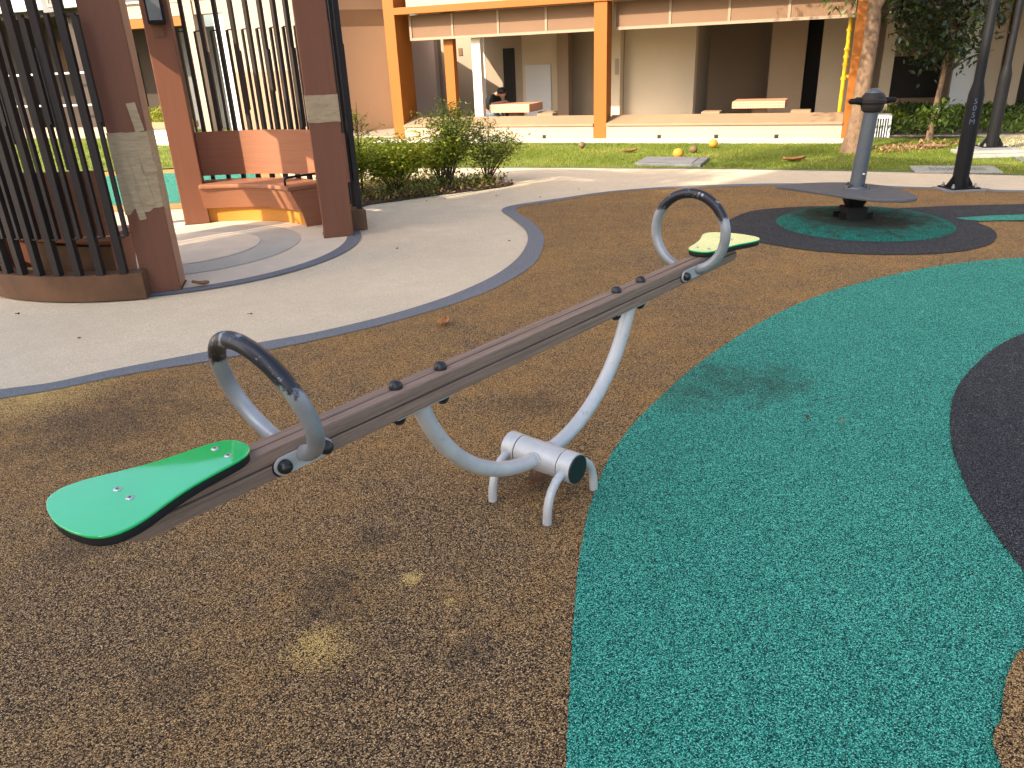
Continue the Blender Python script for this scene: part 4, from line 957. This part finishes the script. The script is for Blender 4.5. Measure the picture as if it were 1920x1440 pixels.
# small dark tree on the right
st_ = gp(1741, 265)
smt = thing('small_tree', 'small round dark leaved tree on the lawn before the shaded void deck', 'tree', (st_.x, st_.y, 0))
tks = [Vector((0, 0, -.02)), Vector((.0, 0, .25)), Vector((.02, 0, .55)), Vector((.05, 0, .95)), Vector((.06, .02, 1.5)), Vector((.03, 0, 2.1))]
m = MB().tube(tks, [.06, .048, .042, .036, .025, .01], 10)
m.build('trunk', M['bark'], smt)
m = MB()
for k in range(14):
    a = k * 2.4; z = 1.0 + .07 * k; p = Vector((.05, 0, z)); q = Vector((.05 + .75 * math.cos(a), .7 * math.sin(a), z + .35 + .1 * math.sin(k)))
    m.tube([p, p.lerp(q, .5) + Vector((0, 0, .08)), q], [.016, .011, .004], 6)
m.build('limbs', M['twig'], smt)
Lp = []
while len(Lp) < 92:
    c = np.array([rng.uniform(-1, 1), rng.uniform(-1, 1), rng.uniform(-1, 1)])
    if np.linalg.norm(c) > 1 or np.linalg.norm(c) < .25: continue
    c = c * np.array([.80, .80, .85]) + np.array([.0, 0, 1.95]); 
    if c[2] < 1.25 and abs(c[0]) > .45: continue
    Lp.append(c)
Lp = np.concatenate([c + rng.normal(size=(36, 3)) * .11 for c in Lp])
leaf_mesh('crown', Lp, .125, M['leaf_dark'], smt, .46, .3)
Lb = np.concatenate([np.array([.0, -.02, .40]) + rng.normal(size=(150, 3)) * np.array([.17, .14, .10]), np.array([.12, 0, .48]) + rng.normal(size=(70, 3)) * np.array([.2, .12, .07])])
leaf_mesh('lower_foliage', Lb, .12, M['leaf_mid'], smt, .5, .4)
sb_ = gp(1670, 255)
stemmy('shrub', 'small bright shrub beside the spinner post, lit by the sun', (sb_.x, sb_.y + .3, 0), fan(7, .2, .2, .42), 240, .085, M['leaf_lime'], group='shrubs at the void deck')
# hedge strip
hp = [(6.3, 13.7), (7.2, 13.35), (9.2, 13.0), (12.5, 13.6), (13, 16), (10, 17.2), (6.9, 17.2), (6.6, 15)]
P = np.stack([rng.uniform(6.2, 13, 22000), rng.uniform(13, 17.2, 22000)], 1); P = P[in_poly(P, hp)]
zz = .24 + .10 * np.sin(P[:, 0] * 3.1) * np.sin(P[:, 1] * 2.3)
o = leaf_mesh('hedge_planting', np.c_[P, zz * np.sqrt(rng.uniform(0.1, 1.0, len(P)))], .10, M['leaf_mid'], None, .45, .5); tag(o, kind='stuff')
sheet('hedge_bed', hp, 0.010, M['ground'])
# woody debris line and dry patch on the right lawn
dp = smooth(px([(1640, 282), (1680, 275), (1730, 271), (1800, 268), (1790, 277), (1740, 283), (1690, 288), (1650, 291)]), True)
P = np.stack([rng.uniform(5.4, 8, 3500), rng.uniform(10.5, 13.5, 3500)], 1); P = P[in_poly(P, dp)]
o = leaf_mesh('dry_litter', np.c_[P, rng.uniform(.02, .05, len(P))], .07, M['litter'], up=1.0); tag(o, kind='stuff')
pa, pb = gp(1688, 281), gp(1775, 278)
o = MB().tube([(pa.x, pa.y, .03), ((pa.x + pb.x) / 2, (pa.y + pb.y) / 2 + .03, .05), (pb.x, pb.y, .035)], [.02, .028, .018], 8).build('dead_branch', M['bark']); tag(o, 'dead branch lying in the sunlit grass before the small tree', 'branch')

# fallen fruit and leaves
def fruit(u, v, r, mat, label):
    p = gp(u, v); o = MB().ball((0, 0, r * .9), r, 16, .92).build('fallen_fruit', M[mat]); o.location = (p.x, p.y, .01)
    st = MB().lathe([(.010, 1.68 * r), (.004, 1.86 * r)], 8, (0, 0, 0)).build('stalk', M['twig'], o)
    return tag(o, label, 'fruit', 'fallen fruit on the lawn')
fruit(1271, 298, .082, 'fruit', 'bright orange fruit on the lawn behind the inspection cover')
fruit(1337, 278, .075, 'fruit', 'orange and grey fruit lying close to the white ledge wall')
fruit(1300, 288, .065, 'fruit_brown', 'flat brown rotten fruit between the two orange ones')
fruit(1091, 279, .06, 'fruit_brown', 'pale brown fruit near the middle pillar')
def dry_leaf(u, v, L, Wd, rot, tone, label, curl=.4, group='fallen leaves'):
    p = gp(u, v); m = MB(); N = 9; vs = []; fs = []
    for i in range(N):
        t = i / (N - 1); hw = Wd / 2 * math.sin(math.pi * min(t * .93 + .05, 1)) ** .8
        for k in (-1, -.5, 0, .5, 1):
            vs.append((L * (t - .5), hw * k, .006 + curl * Wd * (abs(k) ** 1.6) * .7 + curl * L * .18 * (2 * t - 1) ** 2 + .003 * math.sin(7 * t + 3 * k)))
    for i in range(N - 1):
        for k in range(4): a_ = i * 5 + k; fs.append((a_, a_ + 1, a_ + 6, a_ + 5))
    m.add(vs, fs, True)
    mt = 'leaf_tone_%d' % int(tone * 100)
    if mt not in M: M[mt] = paint('dry_leaf_brown', (.10 + .36 * tone, .055 + .135 * tone, .03 + .03 * tone, 1), .6, .35, 25)
    o = m.build('fallen_leaf', M[mt]); o.location = (p.x, p.y, .014); o.rotation_euler = (0, 0, R(rot))
    md = o.modifiers.new('thickness', 'SOLIDIFY'); md.thickness = .0015
    return tag(o, label, 'leaf', group)
dry_leaf(832, 612, .13, .075, 78, .85, 'orange dry leaf on the tan rubber behind the seesaw board')
dry_leaf(1012, 912, .11, .07, 25, .18, 'brown curled leaf under the seesaw pivot')
dry_leaf(378, 538, .15, .07, -12, .45, 'yellowish dry leaf on the dark band beside the pavilion column')
dry_leaf(1645, 412, .26, .10, -8, .5, 'long dry leaf beside the base of the spinner', .2)
dry_leaf(1488, 304, .34, .14, 8, .55, 'reddish dry leaf on the lawn near the path')
dry_leaf(1180, 287, .28, .10, 12, .5, 'brown leaf lying in the grass before the middle pillar')
dry_leaf(1513, 790, .035, .016, 60, .1, 'tiny dark leaf curl on the teal rubber, left of the pink scrap')
dry_leaf(1578, 797, .02, .010, 10, .7, 'tiny pink scrap on the teal rubber')
dry_leaf(35, 594, .03, .025, 10, .0, 'small dark speck of debris on the pale path')
dry_leaf(1765, 431, .16, .02, -20, .75, 'thin pale stick on the tan rubber right of the spinner', .05)
for k, (u, v) in enumerate([(1013, 373), (1085, 358), (955, 456), (470, 594), (800, 380), (835, 376), (930, 370), (745, 470), (150, 640)]):
    dry_leaf(u, v, random.uniform(.02, .045), random.uniform(.012, .022), random.uniform(0, 180), random.choice((.05, .2, .35)), 'tiny dry leaf fleck on the pale curved path', .3, 'leaf flecks on the path')
# ================================================================== seated person leaning on the table
PS = thing('person', 'person in a black shirt and jeans, seated with head resting on folded arms', 'person', BO + Matrix.Rotation(BA, 3, 'Z') @ Vector((-2.76, 1.12, 0)), BA)
def skin(name, verts, edges, radii, mat, parent, root=0, sub=2):
    me = bpy.data.meshes.new(name); me.from_pydata(verts, edges, []); me.update()
    o = bpy.data.objects.new(name, me); C.objects.link(o); o.parent = parent
    md = o.modifiers.new('skin', 'SKIN'); md.use_smooth_shade = True
    sv = me.skin_vertices[0].data if me.skin_vertices else None
    if sv is None:
        bm = bmesh.new(); bm.from_mesh(me); bm.verts.layers.skin.verify(); bm.to_mesh(me); bm.free(); sv = me.skin_vertices[0].data
    for i, r in enumerate(radii): sv[i].radius = (r, r) if not isinstance(r, tuple) else r
    sv[root].use_root = True
    o.modifiers.new('sub', 'SUBSURF').levels = sub; o.modifiers['sub'].render_levels = sub
    me.materials.append(mat); return o
K = .83                                                  # the place is built at a slightly reduced scale
def S(*p): return tuple(K * c for c in p)
Z0 = .52
bv = [S(0, 0, Z0), S(.08, 0, Z0 + .18), S(.20, 0, Z0 + .36), S(.30, 0, Z0 + .46), S(.40, .0, Z0 + .50), S(.50, 0, Z0 + .47), S(.56, 0, Z0 + .42),
      S(.24, .17, Z0 + .40), S(.30, .27, Z0 + .24), S(.52, .14, Z0 + .275), S(.58, .02, Z0 + .285),
      S(.24, -.17, Z0 + .40), S(.30, -.27, Z0 + .24), S(.52, -.14, Z0 + .275), S(.58, -.02, Z0 + .285),
      S(.05, .09, Z0 - .01), S(.40, .12, Z0 - .02), S(.42, .12, .12), S(.40, .12, .07), S(.52, .13, .06),
      S(.05, -.09, Z0 - .01), S(.40, -.12, Z0 - .02), S(.42, -.12, .12), S(.40, -.12, .07), S(.52, -.13, .06)]
be = [(0, 1), (1, 2), (2, 3), (3, 4), (4, 5), (5, 6), (2, 7), (7, 8), (8, 9), (9, 10), (2, 11), (11, 12), (12, 13), (13, 14), (0, 15), (15, 16), (16, 17), (17, 18), (18, 19), (0, 20), (20, 21), (21, 22), (22, 23), (23, 24)]
br = [.13, .125, .13, .06, .075, .095, .06, .06, .048, .036, .03, .06, .048, .036, .03, .09, .07, .045, .045, .03, .09, .07, .045, .045, .03]
body = skin('body', bv, be, [K * r for r in br], M['skin'], PS)
skin('shirt', [bv[i] for i in (0, 1, 2, 7, 8, 11, 12)], [(0, 1), (1, 2), (2, 3), (3, 4), (2, 5), (5, 6)], [K * r for r in (.150, .152, .155, .10, .074, .10, .074)], M['shirt'], PS)
skin('trousers', [bv[i] for i in (0, 15, 16, 17, 20, 21, 22)], [(0, 1), (1, 2), (2, 3), (0, 4), (4, 5), (5, 6)], [K * r for r in (.142, .10, .082, .058, .10, .082, .058)], M['jeans'], PS)
m = MB(); c = Vector(S(.475, 0, Z0 + .525))
m.ball((0, 0, 0), .118 * K, 16, 1.0)
m.v = [tuple(c + Vector((x * 1.12, y * .98, z * .95 if z > -.05 else z * .6))) for x, y, z in m.v]
m.build('hair', M['hair'], PS)
for sy in (-1, 1):                                       # five fingers on each folded hand
    for k in range(5):
        y = sy * (.02 - .018 * k) * K
        ln = (.045, .07, .078, .072, .055)[k] * K
        p0 = Vector(S(.585, 0, Z0 + .285 - .012 * k)); p0.y = y
        MB().tube([p0, p0 + Vector((ln * .5, -sy * .008, .002)), p0 + Vector((ln, -sy * .022, -.006))], [.009 * K, .008 * K, .006 * K], 8).build('finger', M['skin'], body)

# ================================================================== unseen objects added to shade the playground
h_ = Vector((math.cos(SUN_AZ), math.sin(SUN_AZ), 0)); p_ = Vector((-h_.y, h_.x, 0))      # towards the sun; across it
if p_.x < 0: p_ = -p_
TB = thing('shade_tower_block', 'unseen pale slab block added behind the viewpoint to shade the playground', 'building', (0, 0, 0), math.atan2(p_.y, p_.x))
# local x = across the sun (q), local y = away from the sun (w)
MB().box(-7.55, 4.0, -24, -13, -0.03, 13.2).box(-5.55, 4.0, -23.9, -13.002, 13.201, 15.7).build('wall', M['coolwhite'], TB)  # added block, stepped to set where its shade ends
MB().box(-5.65, 4.1, -24, -12.95, 15.701, 15.85).build('roof', M['slab'], TB)
for k in range(4):
    for j in range(3):
        x0 = -5 + j * 3.2; z0 = 2.2 + 2.8 * k
        wd_ = MB().box(x0, x0 + 1.8, -12.999, -12.96, z0, z0 + 1.3).build('window', M['coolwhite'], TB)
        MB().box(x0 + .06, x0 + .86, -12.959, -12.94, z0 + .06, z0 + 1.24).box(x0 + .94, x0 + 1.74, -12.959, -12.94, z0 + .06, z0 + 1.24).build('pane', M['glass'], wd_)
# unseen tree added left of the frame so its thin crown dapples the path
tq = p_ * -6.75 - h_ * -4.0
stt = thing('shade_tree', 'unseen thin tree added left of the frame to dapple the path', 'tree', (tq.x, tq.y, 0))
MB().tube([(0, 0, 0), (.03, .02, 2.4), (0, .05, 4.8), (.05, 0, 7.6), (.1, 0, 9.8)], [.14, .12, .09, .05, .02], 12).build('trunk', M['bark'], stt)
cl = rng.normal(size=(60, 3)); cl /= np.linalg.norm(cl, axis=1, keepdims=True); cl *= rng.uniform(.1, 1, (60, 1)) ** .5
ex_ = np.array([cl[:, 0] * .92, cl[:, 1] * .8, cl[:, 2] * .62 + 7.7]).T
wp = np.stack([ex_[:, 0] * p_.x - ex_[:, 1] * h_.x, ex_[:, 0] * p_.y - ex_[:, 1] * h_.y, ex_[:, 2]], 1)
cl2 = rng.normal(size=(44, 3)) * .5
e2 = np.array([cl2[:, 0] * .9 + .35, cl2[:, 1] * .9, cl2[:, 2] * .7 + 9.5]).T
wp = np.concatenate([wp, np.stack([e2[:, 0] * p_.x - e2[:, 1] * h_.x, e2[:, 0] * p_.y - e2[:, 1] * h_.y, e2[:, 2]], 1)])
Lp = np.concatenate([c + rng.normal(size=(22, 3)) * .16 for c in wp])
leaf_mesh('crown', Lp, .20, M['leaf_mid'], stt, .3, .3)
